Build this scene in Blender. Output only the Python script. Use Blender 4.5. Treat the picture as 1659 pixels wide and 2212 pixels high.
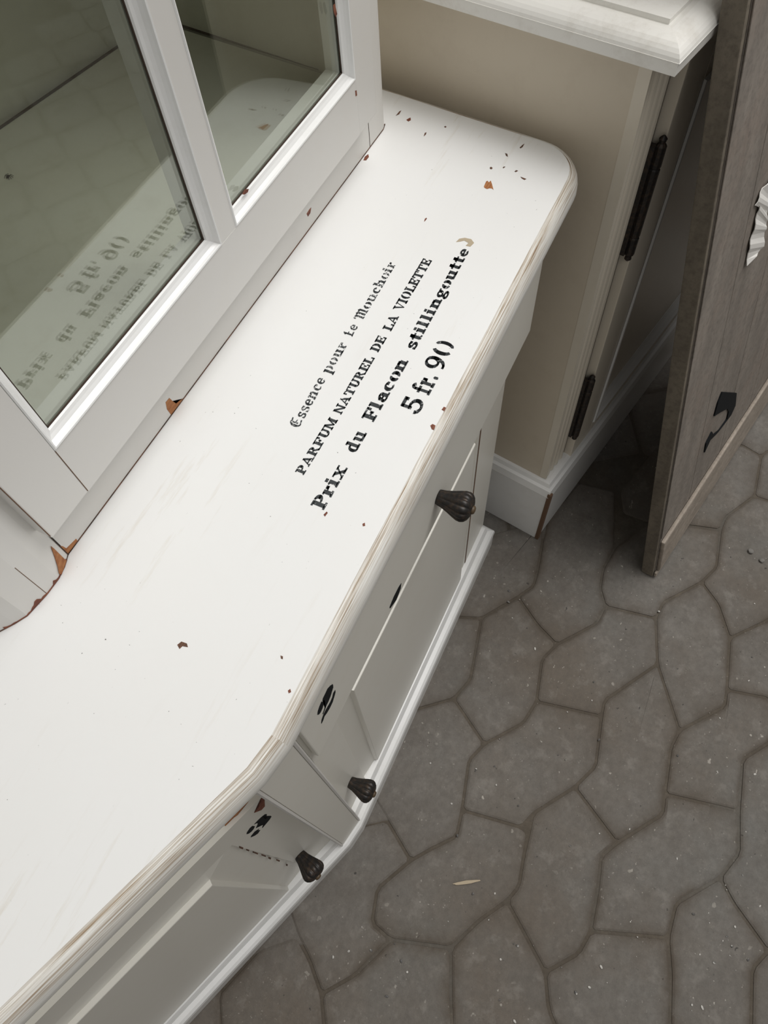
import bpy, bmesh, math, random
from mathutils import Vector, Matrix

random.seed(7)
scn = bpy.context.scene
for o in list(bpy.data.objects):
    bpy.data.objects.remove(o)
COL = scn.collection

# ------------------------------------------------------------------ camera
cam_d = bpy.data.cameras.new('camera')
cam = bpy.data.objects.new('camera', cam_d)
COL.objects.link(cam)
cam_d.sensor_fit = 'VERTICAL'
cam_d.sensor_height = 24.0
cam_d.sensor_width = 18.0
cam_d.lens = 1534.0 / 2212.0 * 24.0
cam_d.clip_start = 0.02
CX = Vector((0.430694, -0.901077, -0.050621))      # image right
CY = Vector((0.803086, 0.357058, 0.477036))        # image up
CZ = Vector((-0.411771, -0.246109, 0.877425))      # back towards the viewer
m = Matrix((CX, CY, CZ)).transposed().to_4x4()
m.translation = Vector((0.0, 0.0, 1.6))
cam.matrix_world = m
scn.camera = cam

# ------------------------------------------------------------------ light
world = bpy.data.worlds.new('hall')
scn.world = world
world.use_nodes = True
bgn = world.node_tree.nodes['Background']
bgn.inputs['Color'].default_value = (1.0, 0.985, 0.96, 1)
bgn.inputs['Strength'].default_value = 0.20

def area_light(name, loc, target, size, sizey, power, color):
    d = bpy.data.lights.new(name, 'AREA')
    d.shape = 'RECTANGLE'
    d.size = size
    d.size_y = sizey
    d.energy = power
    d.color = color
    o = bpy.data.objects.new(name, d)
    COL.objects.link(o)
    o.location = loc
    o.rotation_euler = (Vector(target) - Vector(loc)).to_track_quat('-Z', 'Y').to_euler()
    return o

area_light('skylight_and_fill', (1.7, -0.9, 4.6), (0.4, 0.2, 0.9), 2.8, 2.4, 146, (1.0, 0.985, 0.965))
area_light('skylight_and_fill', (-1.5, -2.3, 4.3), (0.4, 0.2, 0.9), 2.8, 2.4, 20, (1.0, 0.985, 0.955))  # added fill lamp, no real source; lifts the fronts and the cupboard side
scn.view_settings.view_transform = 'Standard'
scn.view_settings.look = 'None'
scn.view_settings.gamma = 1.0
scn.view_settings.use_curve_mapping = False
scn.view_settings.exposure = 0.0

# outlines of stones, flakes and marks, in metres on the surface they belong to
PAVERS = [[(0.6111,-0.0664),(0.698,-0.1336),(0.7497,-0.1401),(0.7692,-0.2564),(0.6627,-0.2899),(0.5315,-0.2054),(0.4953,-0.2103),(0.4658,-0.0684),(0.5631,-0.0471)],[(0.5987,0.118),(0.686,0.0578),(0.6379,-0.0101),(0.6111,-0.0664),(0.5631,-0.0471),(0.4658,-0.0684),(0.4077,-0.0579),(0.3294,0.0036),(0.3931,0.1034),(0.4494,0.0856)],[(0.686,0.0578),(0.7291,0.0332),(0.7805,0.0397),(0.9175,0.0674),(1.0565,0.0271),(1.068,-0.0689),(0.9129,-0.1157),(0.8407,-0.1062),(0.7895,-0.1151),(0.7497,-0.1401),(0.698,-0.1336),(0.6111,-0.0664),(0.6379,-0.0101)],[(0.4658,-0.0684),(0.4953,-0.2103),(0.3876,-0.2306),(0.3282,-0.2037),(0.2414,-0.1418),(0.2054,-0.1284),(0.1835,-0.0042),(0.2835,0.021),(0.3294,0.0036),(0.4077,-0.0579)],[(0.3931,0.1034),(0.3294,0.0036),(0.2835,0.021),(0.1835,-0.0042),(0.1314,-0.0133),(0.0855,0.0265),(0.0493,0.0543),(0.098,0.1324),(0.1677,0.2502),(0.2656,0.2527)],[(0.1835,-0.0042),(0.2054,-0.1284),(0.2003,-0.1445),(0.1542,-0.1524),(0.1003,-0.1624),(0.0661,-0.1497),(0.0086,-0.1114),(-0.0566,-0.0805),(-0.0954,0.0323),(-0.0856,0.0777),(-0.0266,0.094),(0.0493,0.0543),(0.0855,0.0265),(0.1314,-0.0133)],[(0.2414,-0.1418),(0.3282,-0.2037),(0.2611,-0.3155),(0.2234,-0.2941),(0.1643,-0.3059),(0.0872,-0.3153),(0.0417,-0.3059),(-0.0154,-0.2587),(0.0355,-0.1913),(0.0661,-0.1497),(0.1003,-0.1624),(0.1542,-0.1524)],[(0.5315,-0.2054),(0.6627,-0.2899),(0.5363,-0.3724),(0.4941,-0.3653),(0.3952,-0.3787),(0.3541,-0.3848),(0.2611,-0.3155),(0.3282,-0.2037),(0.3876,-0.2306),(0.4953,-0.2103)],[(0.7692,-0.2564),(0.8152,-0.2617),(0.9044,-0.331),(0.8639,-0.3801),(0.7917,-0.4234),(0.6686,-0.445),(0.6295,-0.4489),(0.5363,-0.3724),(0.6627,-0.2899)],[(0.3952,-0.3787),(0.4941,-0.3653),(0.5363,-0.3724),(0.6295,-0.4489),(0.6686,-0.445),(0.6885,-0.5325),(0.6313,-0.581),(0.5336,-0.5088),(0.4269,-0.5244)],[(0.2611,-0.3155),(0.3541,-0.3848),(0.3952,-0.3787),(0.4269,-0.5244),(0.3485,-0.5416),(0.2873,-0.518),(0.2052,-0.4516),(0.1414,-0.453),(0.0872,-0.3153),(0.1643,-0.3059),(0.2234,-0.2941)],[(-0.0154,-0.2587),(0.0417,-0.3059),(0.0872,-0.3153),(0.1414,-0.453),(0.0842,-0.4735),(0.0029,-0.4932),(-0.0756,-0.457),(-0.1238,-0.3428),(-0.0675,-0.2835)],[(0.1414,-0.453),(0.2052,-0.4516),(0.2873,-0.518),(0.2551,-0.5505),(0.2012,-0.6284),(0.1598,-0.6079),(0.053,-0.6279),(-0.0213,-0.5681),(0.0029,-0.4932),(0.0842,-0.4735)],[(0.4269,-0.5244),(0.5336,-0.5088),(0.6313,-0.581),(0.5996,-0.6723),(0.3709,-0.701),(0.2199,-0.6759),(0.2012,-0.6284),(0.2551,-0.5505),(0.2873,-0.518),(0.3485,-0.5416)],[(-0.0566,-0.0805),(0.0086,-0.1114),(0.0661,-0.1497),(0.0355,-0.1913),(-0.0154,-0.2587),(-0.0675,-0.2835),(-0.1238,-0.3428),(-0.2068,-0.2492),(-0.2098,-0.151),(-0.134,-0.1133)],[(-0.0954,0.0323),(-0.0566,-0.0805),(-0.134,-0.1133),(-0.2098,-0.151),(-0.2975,-0.0791),(-0.312,0.0272),(-0.2777,0.084),(-0.2339,0.1132),(-0.1787,0.0693)],[(0.0493,0.0543),(-0.0266,0.094),(-0.0856,0.0777),(-0.0954,0.0323),(-0.1787,0.0693),(-0.2339,0.1132),(-0.1934,0.1626),(-0.1699,0.2037),(-0.0998,0.2862),(0.0265,0.2227),(0.098,0.1324)],[(-0.2339,0.1132),(-0.2777,0.084),(-0.312,0.0272),(-0.3825,0.1252),(-0.3866,0.2433),(-0.3228,0.2935),(-0.2218,0.259),(-0.1699,0.2037),(-0.1934,0.1626)],[(0.7497,-0.1401),(0.7895,-0.1151),(0.8407,-0.1062),(0.9129,-0.1157),(1.0089,-0.1706),(1.0455,-0.2688),(1.064,-0.3392),(0.9577,-0.3538),(0.9044,-0.331),(0.8152,-0.2617),(0.7692,-0.2564)],[(1.064,-0.3392),(1.104,-0.3415),(1.1954,-0.3942),(1.1977,-0.4964),(1.0012,-0.5538),(0.8743,-0.4953),(0.7917,-0.4234),(0.8639,-0.3801),(0.9044,-0.331),(0.9577,-0.3538)],[(1.0455,-0.2688),(1.0089,-0.1706),(1.0089,-0.1049),(1.0719,-0.0776),(1.2519,-0.1278),(1.3303,-0.2321),(1.3408,-0.3312),(1.3242,-0.3851),(1.1954,-0.3942),(1.104,-0.3415),(1.064,-0.3392)],[(0.7917,-0.4234),(0.8743,-0.4953),(1.0012,-0.5538),(0.9322,-0.628),(0.7508,-0.6475),(0.6313,-0.581),(0.6885,-0.5325),(0.6686,-0.445)],[(0.3931,0.1034),(0.2656,0.2527),(0.4229,0.2689),(0.5581,0.2213),(0.5987,0.118),(0.4494,0.0856)],[(0.5987,0.118),(0.5581,0.2213),(0.6792,0.249),(0.8224,0.1822),(0.9175,0.0674),(0.7805,0.0397),(0.7291,0.0332),(0.686,0.0578)],[(1.3408,-0.3312),(1.3303,-0.2321),(1.5607,-0.2023),(1.7137,-0.2986),(1.6607,-0.4364),(1.416,-0.5035),(1.3504,-0.3976),(1.3242,-0.3851)],[(1.3504,-0.3976),(1.416,-0.5035),(1.2898,-0.5704),(1.1977,-0.4964),(1.1954,-0.3942),(1.3242,-0.3851)],[(0.1598,-0.6079),(0.2012,-0.6284),(0.2199,-0.6759),(0.1745,-0.75),(0.0475,-0.7392),(0.0048,-0.6518),(0.053,-0.6279)]]
TOP_CHIPS = [[(0.7574,0.255),(0.7672,0.2559),(0.769,0.2546),(0.7667,0.252),(0.7709,0.2511),(0.7655,0.2474),(0.7557,0.2414),(0.7572,0.2441),(0.7567,0.2472),(0.754,0.2495),(0.7553,0.2538)],[(0.8497,0.4218),(0.8602,0.4214),(0.8633,0.4197),(0.8547,0.4188)],[(0.8467,0.4043),(0.8513,0.4024),(0.8532,0.401),(0.8484,0.3983),(0.8442,0.4001),(0.8457,0.4031)],[(0.8461,0.2402),(0.852,0.239),(0.8563,0.2372),(0.8487,0.237),(0.8453,0.2386)],[(0.794,0.2616),(0.7965,0.2607),(0.7949,0.258),(0.7923,0.2579),(0.7917,0.2602)],[(0.8001,0.2462),(0.8027,0.2456),(0.803,0.2436),(0.7996,0.2447)],[(0.7983,0.2295),(0.8019,0.2285),(0.8016,0.2257),(0.7981,0.2274)],[(0.8229,0.3676),(0.8294,0.3691),(0.8315,0.3674),(0.8276,0.3664),(0.8226,0.3671)],[(0.7917,0.2189),(0.7912,0.2149),(0.7904,0.2105),(0.7877,0.212),(0.7891,0.2161)],[(0.6691,0.2987),(0.6741,0.2999),(0.6769,0.2989),(0.6754,0.2977),(0.6712,0.298)],[(0.8508,0.35),(0.8534,0.3493),(0.8522,0.347),(0.8498,0.3474)],[(0.8286,0.2538),(0.8284,0.2506),(0.8233,0.2479),(0.8239,0.2506)],[(0.7473,0.4211),(0.7544,0.4226),(0.7613,0.4208),(0.7564,0.4174),(0.7486,0.4176)],[(0.415,0.1657),(0.4195,0.165),(0.4192,0.1624),(0.4144,0.1623)],[(0.392,0.1683),(0.3947,0.167),(0.3942,0.1634),(0.3884,0.1625),(0.3883,0.165)],[(0.0858,0.2783),(0.0899,0.2766),(0.0905,0.2711),(0.088,0.2684),(0.0867,0.2734),(0.0835,0.2743)],[(0.0917,0.1685),(0.0939,0.1674),(0.0919,0.1654),(0.09,0.1666)],[(0.1159,0.1895),(0.1161,0.1872),(0.1139,0.186),(0.1136,0.1877)],[(0.2614,0.1815),(0.2636,0.1801),(0.2607,0.1782),(0.2593,0.18)],[(0.2551,0.2204),(0.2595,0.2192),(0.2585,0.2176),(0.2538,0.2182)],[(0.6508,0.2485),(0.6575,0.2471),(0.6615,0.2415),(0.6622,0.2334),(0.6575,0.2279),(0.6499,0.2296),(0.6493,0.2353),(0.655,0.2341),(0.6568,0.2402),(0.6534,0.2442)]]
BASE_CHIPS = [[(0.296,1.0135),(0.3026,1.013),(0.3044,1.0056),(0.3069,0.9983),(0.3127,0.9967),(0.3174,0.9941),(0.3027,0.9908),(0.2949,0.9933),(0.2935,1.0047)],[(0.1137,1.0166),(0.1168,1.0122),(0.1189,1.0066),(0.1198,1.0004),(0.1243,0.9993),(0.1326,0.9973),(0.1322,0.9935),(0.1229,0.9897),(0.1133,0.9914)],[(0.1106,1.0289),(0.1109,1.0225),(0.1105,0.9976),(0.0974,0.9941),(0.0963,0.9997),(0.1005,1.0069),(0.1065,1.0192)]]
DOOR_CHIPS = [[(0.7111,1.1162),(0.7144,1.1148),(0.7145,1.1089),(0.7111,1.1097)],[(0.5736,1.0512),(0.5806,1.0522),(0.5849,1.0516),(0.5812,1.0467),(0.5754,1.046)]]
BEAD_CHIPS = [[(0.4787,1.1429),(0.4847,1.1444),(0.4904,1.1409),(0.4878,1.139),(0.4821,1.1404)],[(0.6903,1.2137),(0.6943,1.2136),(0.6969,1.2028),(0.6935,1.2014),(0.6906,1.2067)]]
LINE_CHIPS = [[(0.1017,0.6499),(0.1022,0.6256),(0.1047,0.6196),(0.104,0.6422)],[(0.1028,0.6076),(0.1032,0.5872),(0.1052,0.5829),(0.1046,0.6013)],[(0.1035,0.5661),(0.1042,0.5277),(0.1063,0.523),(0.1054,0.5594)],[(0.1041,0.5062),(0.1047,0.4707),(0.1069,0.4655),(0.1061,0.4987)],[(0.1054,0.4505),(0.1058,0.4274),(0.1089,0.419),(0.1082,0.4396)],[(0.1058,0.3859),(0.1064,0.3514),(0.1089,0.3452),(0.108,0.3769)],[(0.1094,0.2826),(0.1097,0.2626),(0.1132,0.252),(0.1126,0.2685)]]
SPIDER = [(0.4839,0.7677)]
LEFT_CHIPS = [[(0.0868,0.719),(0.0779,0.7237),(0.0695,0.7284),(0.0598,0.7342),(0.0536,0.7366),(0.0483,0.7378),(0.0462,0.7469),(0.0456,0.7401),(0.0404,0.7481),(0.0452,0.7344),(0.0486,0.7238),(0.0538,0.7214),(0.0599,0.7214),(0.0657,0.719),(0.0704,0.7166),(0.0748,0.719),(0.0793,0.719)],[(0.0357,0.767),(0.0345,0.7659),(0.0356,0.7488),(0.0386,0.7334),(0.0425,0.7225),(0.046,0.7051),(0.0515,0.7039),(0.0582,0.7208),(0.0485,0.7286),(0.0477,0.7334),(0.0433,0.7346),(0.0417,0.7464),(0.0397,0.7464)]]
DRAWER_MARKS = [[(0.1401,0.8544),(0.1407,0.849),(0.1395,0.8424),(0.1356,0.8393),(0.1313,0.8347),(0.126,0.8323),(0.1213,0.8322),(0.1176,0.8298),(0.1121,0.8267),(0.1114,0.83),(0.116,0.8328),(0.1201,0.8381),(0.1215,0.8476),(0.1219,0.8534),(0.1193,0.8589),(0.121,0.8625),(0.1255,0.8627),(0.1318,0.8637),(0.1373,0.8583),(0.1387,0.8547)],[(0.1178,0.8617),(0.1186,0.8565),(0.1198,0.8526),(0.1192,0.8475),(0.115,0.8431),(0.1102,0.8422),(0.1072,0.845),(0.1055,0.851),(0.1081,0.8564),(0.1129,0.8601)],[(0.1407,0.8278),(0.1398,0.8215),(0.1355,0.8164),(0.1303,0.8116),(0.1236,0.8107),(0.1176,0.8122),(0.1123,0.816),(0.1083,0.8128),(0.1044,0.8127),(0.1042,0.8151),(0.1071,0.8213),(0.1114,0.8244),(0.1163,0.8253),(0.1222,0.8239),(0.1274,0.8225),(0.1326,0.8241),(0.1363,0.8296)],[(0.3083,0.7649),(0.3054,0.753),(0.292,0.745),(0.2743,0.7565),(0.2729,0.7632),(0.2858,0.769),(0.3003,0.7689)]]
LEFT_MARKS = [[(0.053,0.6655),(0.054,0.6724),(0.0575,0.6752),(0.0614,0.6766),(0.0651,0.6767),(0.0705,0.6762),(0.0673,0.6687),(0.0686,0.6619),(0.0738,0.6537),(0.073,0.6516),(0.0683,0.6507),(0.0671,0.6471),(0.0667,0.6363),(0.0702,0.6292),(0.0702,0.6262),(0.0625,0.6288),(0.0568,0.6315),(0.0529,0.6357),(0.0525,0.6415),(0.055,0.6474),(0.0591,0.6525),(0.0541,0.6614)],[(0.073,0.6769),(0.0749,0.6709),(0.0722,0.6654),(0.0757,0.6593),(0.0798,0.6581),(0.0833,0.661),(0.0848,0.6678),(0.0825,0.6732),(0.0763,0.6784)],[(0.073,0.6373),(0.0756,0.6331),(0.0738,0.6271),(0.0788,0.6222),(0.0831,0.6268),(0.0868,0.6372),(0.0845,0.6414),(0.0783,0.644)]]
HOOK = [(0.2162,0.4346),(0.326,0.333),(0.3423,0.2787),(0.3266,0.2627),(0.2918,0.2684),(0.2514,0.2767),(0.2088,0.295),(0.1866,0.2759),(0.1836,0.3101),(0.2071,0.3238),(0.2235,0.2975),(0.2621,0.2766),(0.3006,0.2737),(0.2994,0.2986),(0.2814,0.3253),(0.2397,0.3545),(0.198,0.3811),(0.2031,0.4165)]
PAPER = [(0.2249,0.893),(0.2086,0.8889),(0.1816,0.8916),(0.1721,0.8831),(0.165,0.8738),(0.1829,0.8632),(0.1833,0.8489),(0.1813,0.8331),(0.1823,0.8134),(0.1762,0.8),(0.1828,0.7796),(0.1835,0.7554),(0.2202,0.7502),(0.2507,0.7496),(0.2385,0.7856),(0.2395,0.7971),(0.2292,0.8182),(0.2275,0.838),(0.2227,0.8605),(0.2385,0.8666)]
BITS = [(0.062,-0.0647),(1.0315,-0.4175),(1.0173,-0.447),(-0.0036,-0.3658),(0.0931,-0.5105),(0.1764,-0.3877),(0.2216,-0.2665),(0.1911,0.0203),(0.2802,-0.0171),(0.0412,-0.1052),(0.1825,-0.5633),(0.1718,-0.5587),(0.1563,-0.53),(0.1811,-0.5197),(-0.1069,-0.015),(-0.0125,-0.2456),(0.0234,-0.3027),(0.0379,-0.3502),(-0.086,-0.2123)]
FLOOR = -0.03

# ------------------------------------------------------------------ materials
def new_mat(name):
    mt = bpy.data.materials.new(name)
    mt.use_nodes = True
    nt = mt.node_tree
    b = nt.nodes['Principled BSDF']
    return mt, nt, b

def nd(nt, kind, **kw):
    n = nt.nodes.new(kind)
    for k, v in kw.items():
        if k in n.inputs:
            n.inputs[k].default_value = v
        else:
            setattr(n, k, v)
    return n

def coords(nt, scale=(1, 1, 1), rot=(0, 0, 0), src='Object'):
    tc = nd(nt, 'ShaderNodeTexCoord')
    mp = nd(nt, 'ShaderNodeMapping')
    mp.inputs['Scale'].default_value = scale
    mp.inputs['Rotation'].default_value = rot
    nt.links.new(tc.outputs[src], mp.inputs['Vector'])
    return mp.outputs['Vector']

def noise(nt, vec, scale, detail=4, rough=0.55):
    n = nd(nt, 'ShaderNodeTexNoise')
    n.inputs['Scale'].default_value = scale
    n.inputs['Detail'].default_value = detail
    n.inputs['Roughness'].default_value = rough
    nt.links.new(vec, n.inputs['Vector'])
    return n.outputs['Fac']

def ramp(nt, fac, p0, p1, c0=(0, 0, 0, 1), c1=(1, 1, 1, 1)):
    r = nd(nt, 'ShaderNodeValToRGB')
    e = r.color_ramp.elements
    e[0].position = p0; e[0].color = c0
    e[1].position = p1; e[1].color = c1
    nt.links.new(fac, r.inputs['Fac'])
    return r.outputs['Color']

def mixc(nt, fac, a, b):
    n = nd(nt, 'ShaderNodeMix', data_type='RGBA')
    for sock, v in ((n.inputs[0], fac), (n.inputs[6], a), (n.inputs[7], b)):
        if hasattr(v, 'links'):
            nt.links.new(v, sock)
        elif isinstance(v, (int, float)):
            sock.default_value = v
        else:
            sock.default_value = (*v, 1) if len(v) == 3 else v
    return n.outputs[2]

def mul(nt, a, b):
    n = nd(nt, 'ShaderNodeMath', operation='MULTIPLY')
    for s, v in ((n.inputs[0], a), (n.inputs[1], b)):
        if hasattr(v, 'links'):
            nt.links.new(v, s)
        else:
            s.default_value = v
    return n.outputs[0]

def bump(nt, b, h, strength, dist=0.001):
    n = nd(nt, 'ShaderNodeBump')
    n.inputs['Strength'].default_value = strength
    n.inputs['Distance'].default_value = dist
    nt.links.new(h, n.inputs['Height'])
    nt.links.new(n.outputs['Normal'], b.inputs['Normal'])

def paint(name, col, warm=(0.62, 0.55, 0.42), specks=0.0, scuff=0.0, dirt=0.0, rough=0.38, grain=0.0):
    """Brushed white gloss paint over wood, with specks, scuffs and grime of its own."""
    mt, nt, b = new_mat(name)
    v = coords(nt)
    big = noise(nt, v, 5, 3)
    c = mixc(nt, mul(nt, ramp(nt, big, 0.35, 0.75), 0.25), col, tuple(x * y for x, y in zip(col, (0.95, 0.935, 0.90))))
    if dirt:
        d = ramp(nt, noise(nt, v, 28, 7, 0.7), 0.50, 0.72)
        c = mixc(nt, mul(nt, d, dirt), c, warm)
    if scuff:
        vs = coords(nt, (7, 70, 7), (0, 0, 0.35))
        s = ramp(nt, noise(nt, vs, 1.0, 6, 0.65), 0.56, 0.74)
        patch = ramp(nt, noise(nt, v, 4.0, 2), 0.48, 0.66)
        c = mixc(nt, mul(nt, mul(nt, s, patch), scuff), c, warm)
    if specks:
        s = ramp(nt, noise(nt, v, 260, 2, 0.5), 0.755, 0.775)
        patch = ramp(nt, noise(nt, v, 9, 2), 0.42, 0.6)
        c = mixc(nt, mul(nt, mul(nt, s, patch), specks), c, (0.07, 0.065, 0.06))
    nt.links.new(c, b.inputs['Base Color'])
    b.inputs['Roughness'].default_value = rough
    vb = coords(nt, (14, 180, 60))
    bump(nt, b, noise(nt, vb, 1.0, 3), 0.08 + grain, 0.0006)
    return mt

WHITE = (0.695, 0.68, 0.65)
M_TOP = paint('white_top_paint', (0.83, 0.83, 0.82), warm=(0.55, 0.47, 0.34), specks=0.9, scuff=0.45, rough=0.42)
M_WHITE = paint('white_paint', WHITE, specks=0.15, rough=0.36, dirt=0.05)
M_FRONT = paint('warm_white_paint', (0.775, 0.755, 0.69), specks=0.1, rough=0.33, dirt=0.08)
M_GLOSS = paint('white_gloss_paint', (0.84, 0.84, 0.83), rough=0.22, dirt=0.10, warm=(0.45, 0.42, 0.33))
M_OTHER = paint('cream_paint', (0.72, 0.66, 0.555), rough=0.30, dirt=0.10, warm=(0.52, 0.44, 0.34))
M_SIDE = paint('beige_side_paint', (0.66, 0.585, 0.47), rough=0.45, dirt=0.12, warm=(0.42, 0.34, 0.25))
M_CORNICE = paint('grimy_white_paint', (0.90, 0.885, 0.84), rough=0.3, dirt=0.24, warm=(0.42, 0.35, 0.26))
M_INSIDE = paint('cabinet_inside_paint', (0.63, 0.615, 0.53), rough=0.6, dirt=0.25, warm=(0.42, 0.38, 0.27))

def edge_paint():
    mt, nt, b = new_mat('worn_edge_paint')
    tc = nd(nt, 'ShaderNodeTexCoord')
    mp = nd(nt, 'ShaderNodeMapping')
    mp.inputs['Scale'].default_value = (1, 1, 1)
    nt.links.new(tc.outputs['UV'], mp.inputs['Vector'])
    # u runs along the edge (metres), v across the profile (metres)
    m2 = nd(nt, 'ShaderNodeMapping')
    m2.inputs['Scale'].default_value = (9, 620, 1)
    nt.links.new(tc.outputs['UV'], m2.inputs['Vector'])
    s = noise(nt, m2.outputs['Vector'], 1.0, 5, 0.65)
    m3 = nd(nt, 'ShaderNodeMapping')
    m3.inputs['Scale'].default_value = (7, 90, 1)
    nt.links.new(tc.outputs['UV'], m3.inputs['Vector'])
    p = noise(nt, m3.outputs['Vector'], 1.0, 4, 0.6)
    sep = nd(nt, 'ShaderNodeSeparateXYZ')
    nt.links.new(tc.outputs['UV'], sep.inputs[0])
    worn = ramp(nt, sep.outputs['Y'], 0.010, 0.034, (1, 1, 1, 1), (0.10, 0.10, 0.10, 1))
    f = mul(nt, ramp(nt, s, 0.40, 0.60), ramp(nt, p, 0.28, 0.52))
    c = mixc(nt, mul(nt, mul(nt, f, worn), 1.0), (0.80, 0.79, 0.75), (0.34, 0.255, 0.165))
    dark = mul(nt, ramp(nt, s, 0.60, 0.66), ramp(nt, p, 0.46, 0.58))
    c = mixc(nt, mul(nt, dark, worn), c, (0.16, 0.07, 0.04))
    nt.links.new(c, b.inputs['Base Color'])
    b.inputs['Roughness'].default_value = 0.4
    bump(nt, b, s, 0.35, 0.001)
    return mt
M_EDGE = edge_paint()

def wood_chip(name, c0, c1):
    mt, nt, b = new_mat(name)
    v = coords(nt, (60, 600, 200), (0, 0, 0.5))
    f = noise(nt, v, 1.0, 4)
    nt.links.new(ramp(nt, f, 0.35, 0.65, (*c0, 1), (*c1, 1)), b.inputs['Base Color'])
    b.inputs['Roughness'].default_value = 0.7
    return mt
M_CHIP = wood_chip('bare_pine', (0.30, 0.10, 0.03), (0.44, 0.19, 0.065))
M_REDCHIP = wood_chip('red_primer', (0.13, 0.035, 0.02), (0.24, 0.08, 0.04))
M_DKCHIP = wood_chip('dark_chip', (0.05, 0.03, 0.02), (0.17, 0.075, 0.04))

def ink(name, worn):
    mt, nt, b = new_mat(name)
    b.inputs['Base Color'].default_value = (0.012, 0.016, 0.019, 1)
    b.inputs['Roughness'].default_value = 0.45
    out = nt.nodes['Material Output']
    tr = nd(nt, 'ShaderNodeBsdfTransparent')
    mx = nd(nt, 'ShaderNodeMixShader')
    v = coords(nt)
    f1 = noise(nt, v, 520, 4, 0.7)
    f2 = noise(nt, v, 110, 3, 0.6)
    fac = mul(nt, ramp(nt, f1, 0.50, 0.56), ramp(nt, f2, 0.60 - worn * 0.22, 0.66 - worn * 0.18))
    nt.links.new(fac, mx.inputs[0])
    nt.links.new(b.outputs[0], mx.inputs[1])
    nt.links.new(tr.outputs[0], mx.inputs[2])
    nt.links.new(mx.outputs[0], out.inputs['Surface'])
    return mt
M_INK = ink('stencil_ink', 0.15)
M_INKWORN = ink('worn_stencil_ink', 0.75)
mt, nt, b = new_mat('solid_ink'); b.inputs['Base Color'].default_value = (0.006, 0.008, 0.010, 1); b.inputs['Roughness'].default_value = 0.7; b.inputs['Specular IOR Level'].default_value = 0.2
M_MARK = mt

def iron():
    mt, nt, b = new_mat('blackened_iron')
    v = coords(nt)
    f = noise(nt, v, 160, 5, 0.6)
    nt.links.new(ramp(nt, f, 0.45, 0.8, (0.022, 0.020, 0.019, 1), (0.085, 0.055, 0.035, 1)), b.inputs['Base Color'])
    b.inputs['Metallic'].default_value = 0.35
    b.inputs['Roughness'].default_value = 0.42
    bump(nt, b, f, 0.2, 0.0004)
    return mt
M_IRON = iron()
mt, nt, b = new_mat('brass_nub'); b.inputs['Base Color'].default_value = (0.085, 0.055, 0.028, 1); b.inputs['Roughness'].default_value = 0.5
M_BRASS = mt
mt, nt, b = new_mat('dark_gap'); b.inputs['Base Color'].default_value = (0.05, 0.032, 0.022, 1); b.inputs['Roughness'].default_value = 0.9
M_GAP = mt
mt, nt, b = new_mat('brown_gap'); b.inputs['Base Color'].default_value = (0.15, 0.085, 0.05, 1); b.inputs['Roughness'].default_value = 0.9
M_BGAP = mt

def glass():
    mt, nt, b = new_mat('cabinet_glass')
    out = nt.nodes['Material Output']
    nt.nodes.remove(b)
    tr = nd(nt, 'ShaderNodeBsdfTransparent'); tr.inputs['Color'].default_value = (0.93, 0.95, 0.92, 1)
    gl = nd(nt, 'ShaderNodeBsdfGlossy'); gl.inputs['Roughness'].default_value = 0.004
    gl.inputs['Color'].default_value = (0.97, 1.0, 0.97, 1)
    lw = nd(nt, 'ShaderNodeLayerWeight'); lw.inputs['Blend'].default_value = 0.5
    pw = nd(nt, 'ShaderNodeMath', operation='POWER'); pw.inputs[1].default_value = 5.0
    nt.links.new(lw.outputs['Facing'], pw.inputs[0])
    fr = nd(nt, 'ShaderNodeMapRange'); fr.inputs['To Min'].default_value = 0.10; fr.inputs['To Max'].default_value = 1.0
    nt.links.new(pw.outputs[0], fr.inputs['Value'])
    mx = nd(nt, 'ShaderNodeMixShader')
    nt.links.new(fr.outputs[0], mx.inputs[0])
    nt.links.new(tr.outputs[0], mx.inputs[1])
    nt.links.new(gl.outputs[0], mx.inputs[2])
    nt.links.new(mx.outputs[0], out.inputs['Surface'])
    return mt
M_GLASS = glass()

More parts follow.
